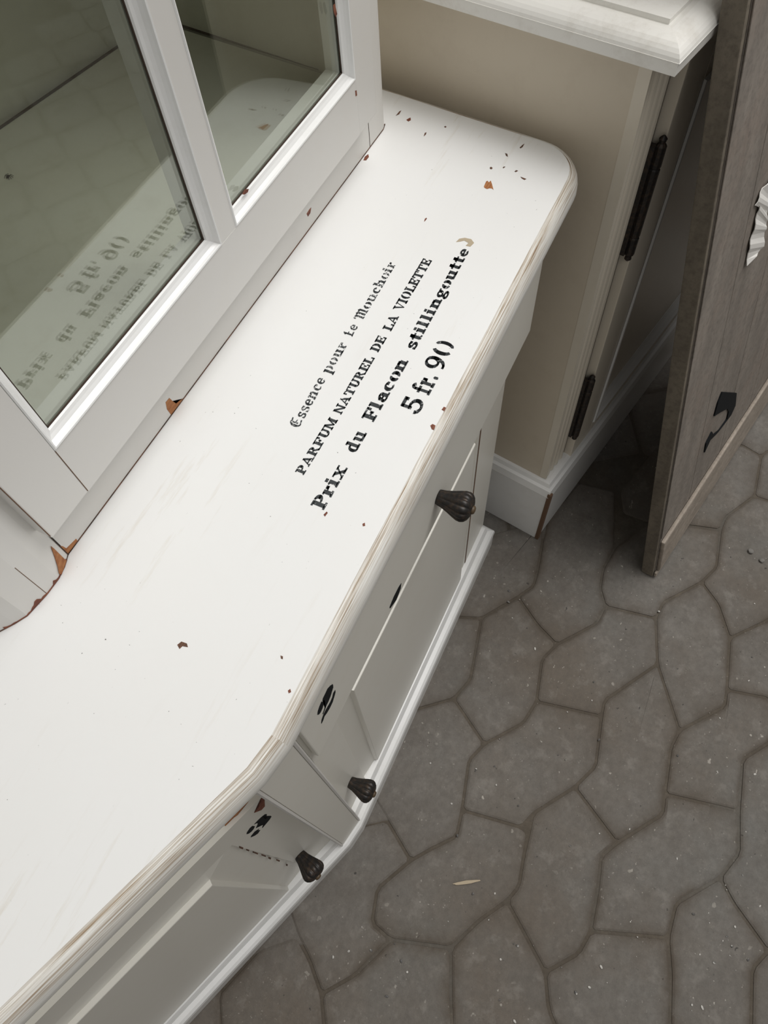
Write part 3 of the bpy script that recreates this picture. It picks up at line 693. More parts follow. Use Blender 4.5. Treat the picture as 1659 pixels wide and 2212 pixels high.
G = {
 'P': (0.78, rc(0.1, 0.09, 0.31, 0.90) + rc(0, 0, 0.44, 0.11) + rc(0, 0.89, 0.30, 1) + arc(0.36, 0.71, 0.40, 0.29, -88, 84)),
 'A': (0.98, qd(0.06, 0.05, 0.19, 0.05, 0.52, 0.98, 0.40, 0.98) + qd(0.62, 0.05, 0.89, 0.05, 0.58, 1, 0.36, 1) + rc(0.26, 0.28, 0.66, 0.38) + rc(-0.02, 0, 0.28, 0.10) + rc(0.54, 0, 0.97, 0.10)),
 'R': (0.95, rc(0.1, 0.09, 0.31, 0.90) + rc(0, 0, 0.42, 0.11) + rc(0, 0.89, 0.30, 1) + arc(0.36, 0.73, 0.38, 0.27, -88, 84) + qd(0.42, 0.48, 0.62, 0.48, 0.94, 0.02, 0.68, 0.0) + rc(0.70, 0, 0.98, 0.10)),
 'F': (0.82, rc(0.11, 0.09, 0.33, 1) + rc(0, 0, 0.46, 0.11) + rc(0, 0.89, 0.80, 1) + rc(0.68, 0.66, 0.80, 0.95) + rc(0.38, 0.44, 0.58, 0.55) + rc(0.52, 0.36, 0.62, 0.63)),
 'U': (0.92, rc(0.1, 0.30, 0.31, 1) + rc(0, 0.90, 0.42, 1) + rc(0.68, 0.30, 0.80, 1) + rc(0.58, 0.90, 0.92, 1) + arc(0.45, 0.32, 0.35, 0.32, 180, 360)),
 'M': (1.10, rc(0.07, 0, 0.19, 0.95) + qd(0.04, 1, 0.30, 1, 0.62, 0.12, 0.46, 0.05) + qd(0.50, 0.12, 0.62, 0.05, 0.92, 1, 0.80, 1) + rc(0.80, 0, 1.02, 1) + rc(-0.02, 0, 0.28, 0.10) + rc(0.72, 0, 1.10, 0.10) + rc(-0.03, 0.90, 0.2, 1) + rc(0.86, 0.9, 1.10, 1)),
 'N': (0.96, rc(0.08, 0, 0.20, 0.95) + qd(0.02, 1, 0.29, 1, 0.86, 0.0, 0.64, 0.0) + rc(0.74, 0, 0.86, 1) + rc(-0.02, 0, 0.30, 0.10) + rc(0.62, 0.90, 0.97, 1)),
 'T': (0.92, rc(0.35, 0.09, 0.57, 0.94) + rc(0, 0.89, 0.40, 1) + rc(0.52, 0.89, 0.92, 1) + rc(0, 0.66, 0.10, 1) + rc(0.82, 0.66, 0.92, 1) + rc(0.22, 0, 0.70, 0.10)),
 'E': (0.84, rc(0.1, 0.0, 0.32, 1) + rc(0, 0, 0.80, 0.11) + rc(0, 0.89, 0.78, 1) + rc(0.68, 0.70, 0.78, 1) + rc(0.70, 0, 0.81, 0.34) + rc(0.36, 0.45, 0.60, 0.55) + rc(0.52, 0.36, 0.61, 0.64)),
 'L': (0.82, rc(0.1, 0.0, 0.32, 0.95) + rc(0, 0, 0.80, 0.11) + rc(0.69, 0, 0.80, 0.36) + rc(0, 0.89, 0.44, 1)),
 'D': (0.90, rc(0.1, 0.06, 0.31, 0.95) + rc(0, 0, 0.36, 0.11) + rc(0, 0.89, 0.36, 1) + arc(0.40, 0.5, 0.47, 0.5, -80, 80)),
 'V': (0.95, qd(0.04, 1, 0.30, 1, 0.58, 0.0, 0.44, 0.0) + qd(0.50, 0, 0.60, 0, 0.90, 1, 0.79, 1) + rc(-0.04, 0.90, 0.40, 1) + rc(0.66, 0.90, 1.0, 1)),
 'I': (0.46, rc(0.1, 0, 0.32, 1) + rc(0, 0, 0.42, 0.11) + rc(0, 0.89, 0.42, 1)),
 'O': (0.98, arc(0.46, 0.5, 0.44, 0.5, 104, 256) + arc(0.50, 0.5, 0.44, 0.5, -76, 76)),
 'r': (0.60, stem() + qd(0.30, 0.50, 0.36, 0.44, 0.58, 0.52, 0.52, 0.68) + rc(0.40, 0.46, 0.58, 0.66)),
 'i': (0.46, stem() + rc(0.09, 0.79, 0.28, 0.97)),
 'l': (0.46, stem(y1=1.0)),
 'x': (0.78, qd(0.04, XH, 0.27, XH, 0.74, 0, 0.50, 0) + qd(0.06, 0, 0.18, 0, 0.70, XH, 0.58, XH) + rc(-0.02, 0.60, 0.34, XH) + rc(0.5, 0.60, 0.78, XH) + rc(-0.02, 0, 0.28, 0.09) + rc(0.42, 0, 0.80, 0.09)),
 'd': (0.88, arc(0.36, 0.34, 0.36, 0.35, 68, 292) + rc(0.47, 0.06, 0.68, 1) + rc(0.38, 0.90, 0.60, 1) + rc(0.50, 0, 0.82, 0.11)),
 'u': (0.88, rc(0.09, 0.12, 0.30, XH) + rc(0, 0.58, 0.2, XH) + rc(0.14, 0.0, 0.56, 0.14) + rc(0.55, 0.0, 0.76, XH) + rc(0.44, 0.58, 0.6, XH) + rc(0.6, 0, 0.88, 0.10)),
 'a': (0.76, arc(0.36, 0.45, 0.28, 0.23, 10, 165, 0.2, 0.1) + rc(0.42, 0.05, 0.63, 0.5) + arc(0.30, 0.20, 0.30, 0.20, 60, 300, 0.18, 0.09) + rc(0.5, 0, 0.76, 0.10) + rc(0.06, 0.42, 0.24, 0.56)),
 'c': (0.68, arc(0.36, 0.34, 0.36, 0.34, 55, 305) + rc(0.42, 0.44, 0.62, 0.60)),
 'o': (0.76, arc(0.36, 0.34, 0.36, 0.34, 104, 256) + arc(0.40, 0.34, 0.36, 0.34, -76, 76)),
 'n': (0.90, stem() + rc(0.54, 0.08, 0.75, 0.56) + rc(0.46, 0, 0.86, 0.11) + qd(0.26, 0.50, 0.56, 0.50, 0.70, 0.58, 0.40, XH) + rc(0.40, 0.54, 0.66, XH)),
 's': (0.62, arc(0.30, 0.50, 0.27, 0.19, 20, 265, 0.19, 0.10) + arc(0.30, 0.19, 0.30, 0.20, -160, 85, 0.19, 0.10) + rc(0.42, 0.48, 0.54, 0.66) + rc(0.02, 0.02, 0.12, 0.22)),
 't': (0.58, rc(0.15, 0.06, 0.36, 0.94) + rc(0, 0.57, 0.52, XH) + rc(0.20, 0, 0.50, 0.12) + qd(0.06, 0.70, 0.36, 0.66, 0.36, 0.94, 0.24, 0.94)),
 'g': (0.78, arc(0.33, 0.44, 0.31, 0.24, 0, 360, 0.18, 0.09, 20) + arc(0.36, -0.08, 0.36, 0.19, 0, 360, 0.17, 0.10, 20) + rc(0.54, 0.54, 0.76, 0.66) + qd(0.16, 0.06, 0.36, 0.06, 0.30, 0.24, 0.12, 0.24)),
 'e': (0.70, arc(0.35, 0.34, 0.35, 0.34, 20, 318) + rc(0.14, 0.30, 0.66, 0.40)),
 'p': (0.84, rc(0.09, -0.24, 0.30, XH) + rc(0, -0.30, 0.40, -0.20) + rc(0, 0.58, 0.2, XH) + arc(0.42, 0.34, 0.38, 0.34, -78, 78)),
 'h': (0.88, stem(y1=1.0) + rc(0.54, 0.08, 0.75, 0.56) + rc(0.46, 0, 0.86, 0.11) + qd(0.26, 0.50, 0.56, 0.50, 0.70, 0.58, 0.40, XH) + rc(0.40, 0.54, 0.66, XH)),
 'f': (0.62, rc(0.16, 0.08, 0.34, 0.80) + arc(0.42, 0.78, 0.26, 0.22, 20, 180, 0.18, 0.10) + rc(0, 0.54, 0.54, 0.63) + rc(0.04, 0, 0.50, 0.09)),
 '.': (0.34, [[(0.17 + 0.11 * math.cos(k * math.pi / 4), 0.10 + 0.11 * math.sin(k * math.pi / 4)) for k in range(8)]]),
 '5': (0.84, rc(0.16, 0.87, 0.70, 1) + rc(0.14, 0.48, 0.26, 0.95) + rc(0.58, 0.80, 0.70, 0.95) + arc(0.36, 0.31, 0.42, 0.32, -165, 128, 0.17, 0.09, 22)),
 '9': (0.88, arc(0.40, 0.66, 0.37, 0.34, 0, 360, 0.16, 0.08, 26) + arc(0.28, 0.60, 0.50, 0.60, -100, 8, 0.16, 0.08, 14)),
 '0': (0.92, arc(0.40, 0.5, 0.38, 0.5, 112, 248, 0.18, 0.09) + arc(0.54, 0.5, 0.36, 0.5, -68, 68, 0.15, 0.08)),
 # black-letter capitals of the first line
 'e_cap': (1.0, arc(0.42, 0.5, 0.40, 0.50, 60, 300, 0.24, 0.10) + rc(0.38, 0.30, 0.52, 0.80) + rc(0.52, 0.46, 0.80, 0.55) + qd(0.52, 0.82, 0.86, 0.90, 0.84, 1.0, 0.46, 0.94) + qd(0.5, 0.02, 0.9, 0.10, 0.86, 0.22, 0.52, 0.12)),
 'm_cap': (1.25, arc(0.16, 0.80, 0.16, 0.16, 0, 270, 0.12, 0.08) + rc(0.26, 0.06, 0.44, 0.92) + qd(0.44, 0.86, 0.62, 1.0, 0.74, 0.9, 0.56, 0.76) + rc(0.62, 0.06, 0.80, 0.90) + qd(0.80, 0.84, 0.98, 0.98, 1.10, 0.88, 0.92, 0.74) + rc(0.98, 0.08, 1.15, 0.86) + rc(0.18, 0, 0.48, 0.09) + rc(0.90, 0, 1.24, 0.09)),
 'l_cap': (0.80, rc(0.22, 0.06, 0.40, 0.94) + qd(0.10, 0.76, 0.26, 0.70, 0.42, 1.0, 0.30, 1.0) + qd(0.08, 0.0, 0.72, 0.04, 0.78, 0.20, 0.20, 0.12) + rc(0.40, 0.50, 0.56, 0.58)),
}
def lettering(words, mat, label, bold=0.03):
    bm = bmesh.new()
    for glyphs, x0, y0, x1, y1, h in words:
        gap = 0.10
        W = sum(G[g][0] for g in glyphs) + gap * (len(glyphs) - 1)
        k = (x1 - x0) / W
        x = 0.0
        rnd = random.Random(len(glyphs) * 13 + int(x0 * 1000))
        for g in glyphs:
            w, polys = G[g]
            for pl in polys:
                pts = []
                gx = sum(p[0] for p in pl) / len(pl); gy = sum(p[1] for p in pl) / len(pl)
                for px, py in pl:
                    px += bold * (1 if px > gx else -1); py += bold * 0.8 * (1 if py > gy else -1)
                    fx = x0 + (x + px) * k
                    f = (x + px) / W
                    fy = y0 + (y1 - y0) * f + py * h
                    jx, jy = rnd.uniform(-1, 1) * 0.00010, rnd.uniform(-1, 1) * 0.00012
                    pts.append((fx + jx, fy + jy, 1.00012))
                try:
                    bm.faces.new([bm.verts.new(p) for p in pts])
                except ValueError:
                    pass
            x += w + gap
    bmesh.ops.recalc_face_normals(bm, faces=bm.faces)
    for f in bm.faces:
        if f.normal.z < 0:
            f.normal_flip()
    # give the paint its own thin body, one shell per stroke
    me = bpy.data.meshes.new('stencil_lettering')
    bm.to_mesh(me); bm.free()
    o = link('stencil_lettering', me, mat)
    o['label'] = label
    own(o, sb)
    return o
L1 = [(['e_cap', 's', 's', 'e', 'n', 'c', 'e'], 0.3345, 0.2915, 0.4030, 0.2955, 0.0125), (list('pour'), 0.4110, 0.2950, 0.4560, 0.2962, 0.0122),
      (['l_cap', 'e'], 0.4665, 0.2965, 0.4850, 0.2972, 0.0120), (['m_cap'] + list('ouchoir'), 0.4930, 0.2968, 0.5900, 0.2995, 0.0120)]
L2 = [(list('PARFUM'), 0.2870, 0.2598, 0.3600, 0.2590, 0.0098), (list('NATUREL'), 0.3680, 0.2592, 0.4500, 0.2600, 0.0098), (list('DE'), 0.4590, 0.2602, 0.4815, 0.2604, 0.0102),
      (list('LA'), 0.4920, 0.2602, 0.5150, 0.2610, 0.0105), (list('VIOLETTE'), 0.5240, 0.2618, 0.6110, 0.2626, 0.0110)]
L3 = [(list('Prix'), 0.2600, 0.2228, 0.3110, 0.2230, 0.0142), (list('du'), 0.3310, 0.2240, 0.3570, 0.2240, 0.0138), (list('Flacon'), 0.3730, 0.2240, 0.4610, 0.2243, 0.0138),
      (list('stillingoutte'), 0.4780, 0.2247, 0.6440, 0.2280, 0.0132)]
L4 = [(list('5'), 0.4000, 0.1855, 0.4190, 0.1855, 0.0215), (list('fr.'), 0.4265, 0.1855, 0.4535, 0.1855, 0.0210), (list('90'), 0.4610, 0.1858, 0.5020, 0.1860, 0.0215)]
lettering(L1, M_INKWORN, 'faded black-letter stencil reading Essence pour le Mouchoir', 0.012)
lettering(L2, M_INK, 'black stencil capitals reading PARFUM NATUREL DE LA VIOLETTE')
lettering(L3, M_INK, 'bold black stencil reading Prix du Flacon stillingoutte')
lettering(L4, M_INK, 'large black stencil price reading 5 fr. 90')

def put(name, polys, fn, mat, par, thick=0.0003):
    for p in polys:
        own(plate(name, p, fn, mat, None, thick), par)
for i, p in enumerate(TOP_CHIPS):
    mt_ = M_CHIP if i == 0 else M_SPL if i == len(TOP_CHIPS) - 1 else (M_REDCHIP if i in (2, 12, 13, 14, 9, 16, 18, 19) else M_DKCHIP)
    own(plate('paint_chip', p, lambda a, b_, l: (a, b_, 1.0 + l), mt_, None), sb)
put('stencil_mark', DRAWER_MARKS, lambda a, b_, l: (a, 0.1700 - l, b_), M_MARK, drw)
put('stencil_mark', LEFT_MARKS, lambda a, b_, l: LW(a, 0.0330 - l, b_), M_MARK, d2)
own(plate('paint_chip', LEFT_CHIPS[0], lambda a, b_, l: LW(a, 0.0405 - l, 0.7494 + (b_ - 0.7166) * 1.6), M_CHIP, None, 0.0030), sb)
own(plate('paint_chip', LEFT_CHIPS[1], lambda a, b_, l: LW(a, 0.0330 - l, min(b_, 0.7485)), M_REDCHIP, None, 0.0005), sb)

put('paint_chip', LINE_CHIPS, lambda a, b_, l: LW(a, 0.0330 - l, b_), M_DKCHIP, d2)

# ------------------------------------------------------------------ glazed upper cabinet
uc = empty('display_cabinet', (V.x + AX.x * 0.45, V.y + AX.y * 0.45, 1.0))
tag(uc, 'white glazed display cabinet standing on the sideboard, two panes per door', 'cabinet')
bpy.context.view_layer.update()
YF = 0.4245
TF = YF - V.y                      # front plane in wing coordinates
ZT = 2.02
def S(x): return x - V.x
for F, nm in ((RW, 'R'), (LW, 'L')):
    # fixed parts
    own(box('base_rail', F, S(0.118), S(0.774), TF, TF + 0.03, 1.0005, 1.0750, M_WHITE), uc)
    own(box('head_rail', F, S(0.118), S(0.80), TF, TF + 0.03, ZT - 0.06, ZT, M_WHITE), uc)
    # corner post with rounded arris
    cp = [(S(0.7752), TF), (S(0.8150), TF), (S(0.8205), TF + 0.0012), (S(0.8252), TF + 0.0050), (S(0.8268), TF + 0.0105), (S(0.8300), TF + 0.036), (S(0.7752), TF + 0.036)]
    own(prism('corner_post', [F(a, b_, 0)[:2] for a, b_ in cp], 1.0005, ZT, M_WHITE), uc)
    own(box('side_panel', Frame(F(S(0.8300), TF + 0.036, 0)[:2], (F(0.993, 0.119, 0)[0] - F.o.x, F(0.993, 0.119, 0)[1] - F.o.y), F.ey + F.ex * 0.119), -0.020, 0.0, 0.0, 0.335, 1.0005, ZT, M_INSIDE), uc)
    # overlay door standing 2 cm proud: stiles, rails, centre bar, beads and panes
    TD = 0.404 - V.y
    dz0, dz1 = 1.0610, ZT - 0.052
    gz0, gz1 = 1.1270, dz1 - 0.07
    xs = [(0.1637, 0.4249), (0.4506, 0.7142)]
    x0, x1 = (0.1118 if nm == 'R' else 0.1560), 0.7615
    if nm == 'L':
        xs[0] = (0.2080, 0.4249)
    xl = xs[0][0]
    door = empty('door', F(S(x0), TD, dz0)); own(door, uc)
    bpy.context.view_layer.update()
    own(box('stile', F, S(x0), S(xl), TD, TD + 0.0200, dz0, dz1, M_WHITE, None, 0.0015), door)
    own(box('stile', F, S(0.7142), S(x1), TD, TD + 0.0200, dz0, dz1, M_WHITE, None, 0.0015), door)
    own(box('rail', F, S(xl) + 0.0002, S(0.7140), TD, TD + 0.0200, dz0, gz0, M_WHITE), door)
    own(box('rail', F, S(xl) + 0.0002, S(0.7140), TD, TD + 0.0200, gz1, dz1, M_WHITE), door)
    own(box('glazing_bar', F, S(0.4249), S(0.4506), TD + 0.0002, TD + 0.0200, gz0, gz1, M_WHITE), door)
    own(box('edge_line', F, S(x0) - 0.0003, S(x0) + 0.0004, TD - 0.0002, TD + 0.0012, dz0 + 0.004, dz1, M_BGAP), door)
    for a, b_ in xs:
        # sticking moulding: a fillet, a hollow and a quirk running round the opening
        pr_ = [(0.0, 0.0), (0.0012, -0.0010), (0.0026, -0.0006), (0.0034, 0.0016), (0.0052, 0.0045), (0.0080, 0.0066), (0.0106, 0.0078), (0.0116, 0.0105)]
        v = []; faces = []
        for i_, (ins, dep) in enumerate(pr_):
            v += [F(S(a) + ins, TD + dep, gz0 + ins), F(S(b_) - ins, TD + dep, gz0 + ins), F(S(b_) - ins, TD + dep, gz1 - ins), F(S(a) + ins, TD + dep, gz1 - ins)]
        nb = len(v)
        v += [F(S(a), TD + 0.0105, gz0), F(S(b_), TD + 0.0105, gz0), F(S(b_), TD + 0.0105, gz1), F(S(a), TD + 0.0105, gz1)]
        K = len(pr_)
        for k in range(K - 1):
            for i in range(4):
                j = (i + 1) % 4
                faces.append((4 * k + i, 4 * k + j, 4 * k + 4 + j, 4 * k + 4 + i))
        for i in range(4):
            j = (i + 1) % 4
            faces.append((nb + i, nb + j, j, i)); faces.append((4 * (K - 1) + i, 4 * (K - 1) + j, nb + j, nb + i))
        own(mesh('glazing_bead', v, faces, M_GLOSS, None), door)
        own(box('glass_pane', F, S(a) + 0.002, S(b_) - 0.002, TD + 0.0112, TD + 0.0135, gz0 + 0.002, gz1 - 0.002, M_GLASS), door)
        ri, r0_, r1_ = 0.0116, TD + 0.0137, TD + 0.031
        v = []; faces = []
        for t_ in (r0_, r1_):
            for ins in (0.0, ri):
                v += [F(S(a) + ins, t_, gz0 + ins), F(S(b_) - ins, t_, gz0 + ins), F(S(b_) - ins, t_, gz1 - ins), F(S(a) + ins, t_, gz1 - ins)]
        for i in range(4):
            j = (i + 1) % 4
            faces += [(i, j, 4 + j, 4 + i), (8 + i, 12 + i, 12 + j, 8 + j), (4 + i, 4 + j, 12 + j, 12 + i), (i, 8 + i, 8 + j, j)]
        own(mesh('rear_bead', v, faces, M_WHITE, None), door)
        # dark putty line where the glass meets the bead
        for (q0, q1, r0, r1) in ((S(a) + 0.0112, S(b_) - 0.0112, gz0 + 0.0112, gz0 + 0.0124), (S(a) + 0.0112, S(a) + 0.0124, gz0 + 0.0112, gz1 - 0.0112), (S(b_) - 0.0124, S(b_) - 0.0112, gz0 + 0.0112, gz1 - 0.0112)):
            own(box('putty_line', F, q0, q1, TD + 0.0098, TD + 0.0111, r0, r1, M_GAP), door)
    if nm == 'R':
        own(box('joint_line', F, S(0.1634), S(0.1640), TD - 0.0002, TD + 0.001, dz0 + 0.001, gz0 - 0.001, M_BGAP), door)
        put('paint_chip', DOOR_CHIPS, lambda a, b_, l: (a, 0.404 - l, b_), M_REDCHIP, door)
        put('paint_chip', BEAD_CHIPS, lambda a, b_, l: (a, 0.4095 - l, b_), M_REDCHIP, door)
        put('paint_chip', BASE_CHIPS[:2], lambda a, b_, l: (a, YF - l, max(1.0008, b_ + 0.008)), M_CHIP, uc)
        own(box('joint_line', F, S(0.7738), S(0.7750), TF - 0.0002, TF + 0.02, 1.0005, 1.052, M_GAP), uc)
# middle post, gently rounded like the prow below it
mp = [(0.1168, 0.4245), (0.1120, 0.4222), (0.1050, 0.4195), (0.0930, 0.4170), (0.0750, 0.4172), (0.0510, 0.4205), (0.0400, 0.4262), (0.0280, 0.4340), (0.0150, 0.4440), (0.0250, 0.4850), (0.1168, 0.4620)]
mid = prism('middle_post', mp, 1.0005, ZT, M_WHITE); own(mid, uc)
def post_y(x):
    for (xa, ya), (xb, yb) in zip(mp[:7], mp[1:8]):
        if xb <= x <= xa:
            return ya + (yb - ya) * (xa - x) / (xa - xb)
    return mp[0][1]
own(plate('paint_chip', BASE_CHIPS[2], lambda a, b_, l: (min(a, 0.1166), post_y(min(a, 0.1166)) - 0.0006 - l, max(b_ + 0.005, 1.0008)), M_CHIP, None, 0.0005), uc)
own(box('joint_line', RW, S(0.1164), S(0.1172), TF - 0.0008, TF + 0.004, 1.0005, 1.070, M_GAP), uc)
own(box('joint_line', RW, S(0.0755), S(0.0761), post_y(0.0758) - V.y - 0.0002, post_y(0.0758) - V.y + 0.004, 1.0005, 1.060, M_BGAP), uc)
# bare wood showing along the foot of the post
foot = []
rf = random.Random(5)
for k in range(31):
    x_ = 0.1120 - 0.0800 * k / 30
    foot.append((x_, 1.0008 + max(0.0010, 0.0016 + 0.0014 * math.sin(k * 0.45) + rf.uniform(-0.0010, 0.0012) + (0.004 if k in (9, 17, 18) else 0))))
edge = [(x_, 1.0006) for x_, _ in reversed(foot)]
v = []; faces = []
for x_, z_ in foot:
    y_ = post_y(x_)
    v += [(x_, y_ - 0.0006, 1.0006), (x_, y_ - 0.0006, z_), (x_, y_ + 0.001, 1.0006), (x_, y_ + 0.001, z_)]
for k in range(30):
    q = 4 * k
    faces += [(q, q + 1, q + 5, q + 4), (q + 1, q + 3, q + 7, q + 5), (q + 2, q + 6, q + 7, q + 3)]
own(mesh('bare_edge', v, faces, M_REDCHIP, None), uc)
# inside: floor, back, shelf and top
inr = [(0.118, 0.447), (0.805, 0.447), (0.842, 0.795)]
own(prism('cabinet_floor', both(inr), 1.0400, 1.0600, M_INSIDE), uc)
own(prism('cabinet_top', both([(0.10, 0.40), (0.85, 0.40), (0.892, 0.815)]), ZT, ZT + 0.03, M_WHITE), uc)
own(prism('back_panel', [(0.868, 0.800), mirror((0.868, 0.800)), mirror((0.869, 0.812)), (0.869, 0.812)], 1.0005, ZT, M_INSIDE), uc)
bk = mirror((0.868, 0.7985))
own(sweep('inside_seam', [(0.8120, 0.466), (0.8462, 0.7925), mirror((0.8462, 0.7925))], [(0.0035, 1.0601), (0.0035, 1.0618), (-0.0002, 1.0612), (-0.0002, 1.0601)], M_GAP, None, closed=False, caps=False), uc)
# strip under the cabinet: brown wood line with the gap's shade painted in
own(sweep('seam', [(0.8262, 0.4275), (0.8155, 0.4250), (0.774, 0.4250), (0.1168, 0.4250), (0.1050, 0.4200), (0.0930, 0.4175), (0.0750, 0.4177), (0.0510, 0.4210), (0.0400, 0.4267), (0.0280, 0.4345), (0.0150, 0.4445)],
          [(-0.0008, 1.0001), (-0.0008, 1.0017), (0.0006, 1.0014), (0.0006, 1.0001)], M_DKCHIP, None, closed=False, caps=False), uc)

# ------------------------------------------------------------------ the cream cupboard beyond
CO = Vector((0.874, 0.0865))
E1 = Vector((0.978, -0.209)); E2 = Vector((0.1564, 0.9877))
CF = Frame(CO, E1, E2, 0.0145, 0.18)
cc = empty('cupboard', (CO.x, CO.y, FLOOR))
tag(cc, 'tall cream painted cupboard with moulded top and black hinges behind the sideboard end', 'cupboard')
bpy.context.view_layer.update()
CW, CD = 0.95, 0.62
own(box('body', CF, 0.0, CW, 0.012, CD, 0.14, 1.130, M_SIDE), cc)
# reeded corner strip
for i in range(4):
    a0 = 0.004 + i * 0.0185
    v = []; faces = []
    nseg = 6
    for zz in (0.215, 1.12):
        for k in range(nseg + 1):
            an = math.pi * k / nseg
            v.append(CF(a0 + 0.0085 - 0.0085 * math.cos(an), 0.012 - 0.007 * math.sin(an), zz))
    for k in range(nseg):
        faces.append((k, k + 1, nseg + 2 + k, nseg + 1 + k))
    faces.append(tuple(range(nseg + 1))); faces.append(tuple(range(nseg + 1, 2 * nseg + 2)))
    faces.append((0, nseg, 2 * nseg + 1, nseg + 1))
    own(mesh('corner_reed', v, faces, M_OTHER, None, smooth=False), cc)
own(box('corner_reed', CF, -0.0005, 0.0035, 0.004, 0.02, 0.215, 1.12, M_OTHER), cc)
# door with a sunk panel
cd = empty('door', CF(0.086, 0.0, 0.215)); own(cd, cc)
bpy.context.view_layer.update()
dx0, dx1, dzb, dzt = 0.087, CW - 0.02, 0.205, 1.105
px0, px1, pz0, pz1 = 0.172, dx1 - 0.085, 0.245, 1.02
own(box('stile', CF, dx0, px0, -0.008, 0.011, dzb, dzt, M_OTHER, None, 0.002), cd)
own(box('stile', CF, px1, dx1, -0.008, 0.011, dzb, dzt, M_OTHER, None, 0.002), cd)
own(box('rail', CF, px0, px1, -0.008, 0.011, dzb, pz0, M_OTHER), cd)
own(box('rail', CF, px0, px1, -0.008, 0.011, pz1, dzt, M_OTHER), cd)
v = []; faces = []
mprof = [(0.0, -0.008), (0.002, -0.0115), (0.006, -0.0120), (0.009, -0.008), (0.018, 0.000), (0.026, 0.004), (0.030, 0.0045), (0.030, 0.0065)]
for ins, t in mprof:
    v += [CF(px0 + ins, t, pz0 + ins), CF(px1 - ins, t, pz0 + ins), CF(px1 - ins, t, pz1 - ins), CF(px0 + ins, t, pz1 - ins)]
for k in range(len(mprof) - 1):
    for i in range(4):
        j = (i + 1) % 4
        faces.append((4 * k + i, 4 * k + j, 4 * k + 4 + j, 4 * k + 4 + i))
own(mesh('panel_moulding', v, faces, M_GLOSS, None), cd)
own(box('panel', CF, px0 + 0.024, px1 - 0.024, 0.0060, 0.0105, pz0 + 0.024, pz1 - 0.024, M_OTHER), cd)
own(box('door_gap', CF, 0.0780, 0.0868, 0.010, 0.0121, 0.205, 1.11, M_GAP), cc)
def hinge(z0, z1):
    v = []; faces = []
    n = 10
    prof = [(z0, 0.002), (z0 + 0.004, 0.0055), (z0 + 0.010, 0.0045), (z0 + 0.014, 0.0075), (z0 + 0.045, 0.0078), (z0 + 0.047, 0.0064), (z0 + 0.049, 0.0078), (z1 - 0.049, 0.0078), (z1 - 0.047, 0.0064), (z1 - 0.045, 0.0078), (z1 - 0.014, 0.0075), (z1 - 0.010, 0.0045), (z1 - 0.004, 0.0055), (z1, 0.002)]
    for zz, r in prof:
        for k in range(n):
            a = 2 * math.pi * k / n
            v.append(CF(0.0805 + r * math.cos(a), -0.006 + r * math.sin(a), zz))
    for j in range(len(prof) - 1):
        for k in range(n):
            a = (k + 1) % n
            faces.append((j * n + k, j * n + a, (j + 1) * n + a, (j + 1) * n + k))
    faces += [tuple(range(n)), tuple(range((len(prof) - 1) * n, len(prof) * n))]
    h = mesh('hinge', v, faces, M_IRON, None); own(h, cc)
    own(box('hinge_leaf', CF, 0.070, 0.0805, -0.0015, 0.010, z0 + 0.014, z1 - 0.014, M_IRON), h)
hinge(0.780, 0.990); hinge(0.285, 0.500)
# plinth with moulded top
PF = lambda s, t: CF(s, t, 0.18)[:2]
pp = [PF(-0.020, -0.022), PF(CW + 0.02, -0.022), PF(CW + 0.02, CD), PF(-0.020, CD)]
own(sweep('plinth', pp, [(-0.022, 0.212), (-0.014, 0.209), (-0.010, 0.200), (-0.004, 0.196), (-0.002, 0.186), (0.0, 0.176), (-0.002, 0.172), (-0.002, FLOOR)], M_GLOSS), cc)
own(prism('split_corner', [PF(-0.0195, -0.0150), PF(-0.0205, -0.0235), PF(-0.0120, -0.0245), PF(-0.010, -0.0210)], FLOOR + 0.001, 0.190, M_BGAP), cc)
# cornice
cf = lambda s, t: CF(s, t, 1.13)[:2]
cp = [cf(-0.034, -0.034), cf(CW + 0.034, -0.034), cf(CW + 0.034, CD), cf(-0.034, CD)]
own(sweep('cornice', cp, [(-0.034, 1.1655), (-0.034, 1.1600), (-0.0315, 1.1595), (-0.0275, 1.1605), (-0.022, 1.1600), (-0.017, 1.1588), (-0.012, 1.1568), (-0.0075, 1.1540), (-0.0040, 1.1508), (-0.0015, 1.1474), (0.0, 1.1440), (0.0005, 1.1440), (-0.0015, 1.1430), (-0.0015, 1.1290), (-0.004, 1.1275), (-0.03, 1.1275)], M_CORNICE), cc)

# ------------------------------------------------------------------ weathered door leaning on the cupboard
BO = Vector((0.865, -0.222))
BD = Vector((0.978, -0.209)); BN = Vector((0.209, 0.978))
LEAN = 0.2135
cl = 1 / math.sqrt(1 + LEAN * LEAN)
def BF(s, t, z):
    """s along the foot, t through the thickness, z height (world) on the face."""
    # through-thickness direction is perpendicular to the leaning face
    k = LEAN * (z - FLOOR)
    p = BO + BD * s + BN * (k + t * cl)
    return (p.x, p.y, z - t * LEAN * cl)
def bbox(name, s0, s1, t0, t1, z0, z1, mat, bevel=0.0):
    v = [BF(s0, t0, z0), BF(s1, t0, z0), BF(s1, t1, z0), BF(s0, t1, z0), BF(s0, t0, z1), BF(s1, t0, z1), BF(s1, t1, z1), BF(s0, t1, z1)]
    o = mesh(name, v, BOXF, mat, None, bevel=bevel)
    own(o, bd)
    return o
bd = empty('plank_door', (BO.x, BO.y, FLOOR))
tag(bd, 'weathered grey wooden plank door leaning on edge against the cream cupboard', 'door')
bpy.context.view_layer.update()
TH = 0.030
zb = FLOOR + TH * LEAN * cl + 0.0005
bbox('edge_board', 0.0, 0.010, 0.0015, TH, zb, 1.62, M_BEDGE, 0.002)
cuts = [0.0104, 0.155, 0.318, 0.484, 0.640, 0.800]
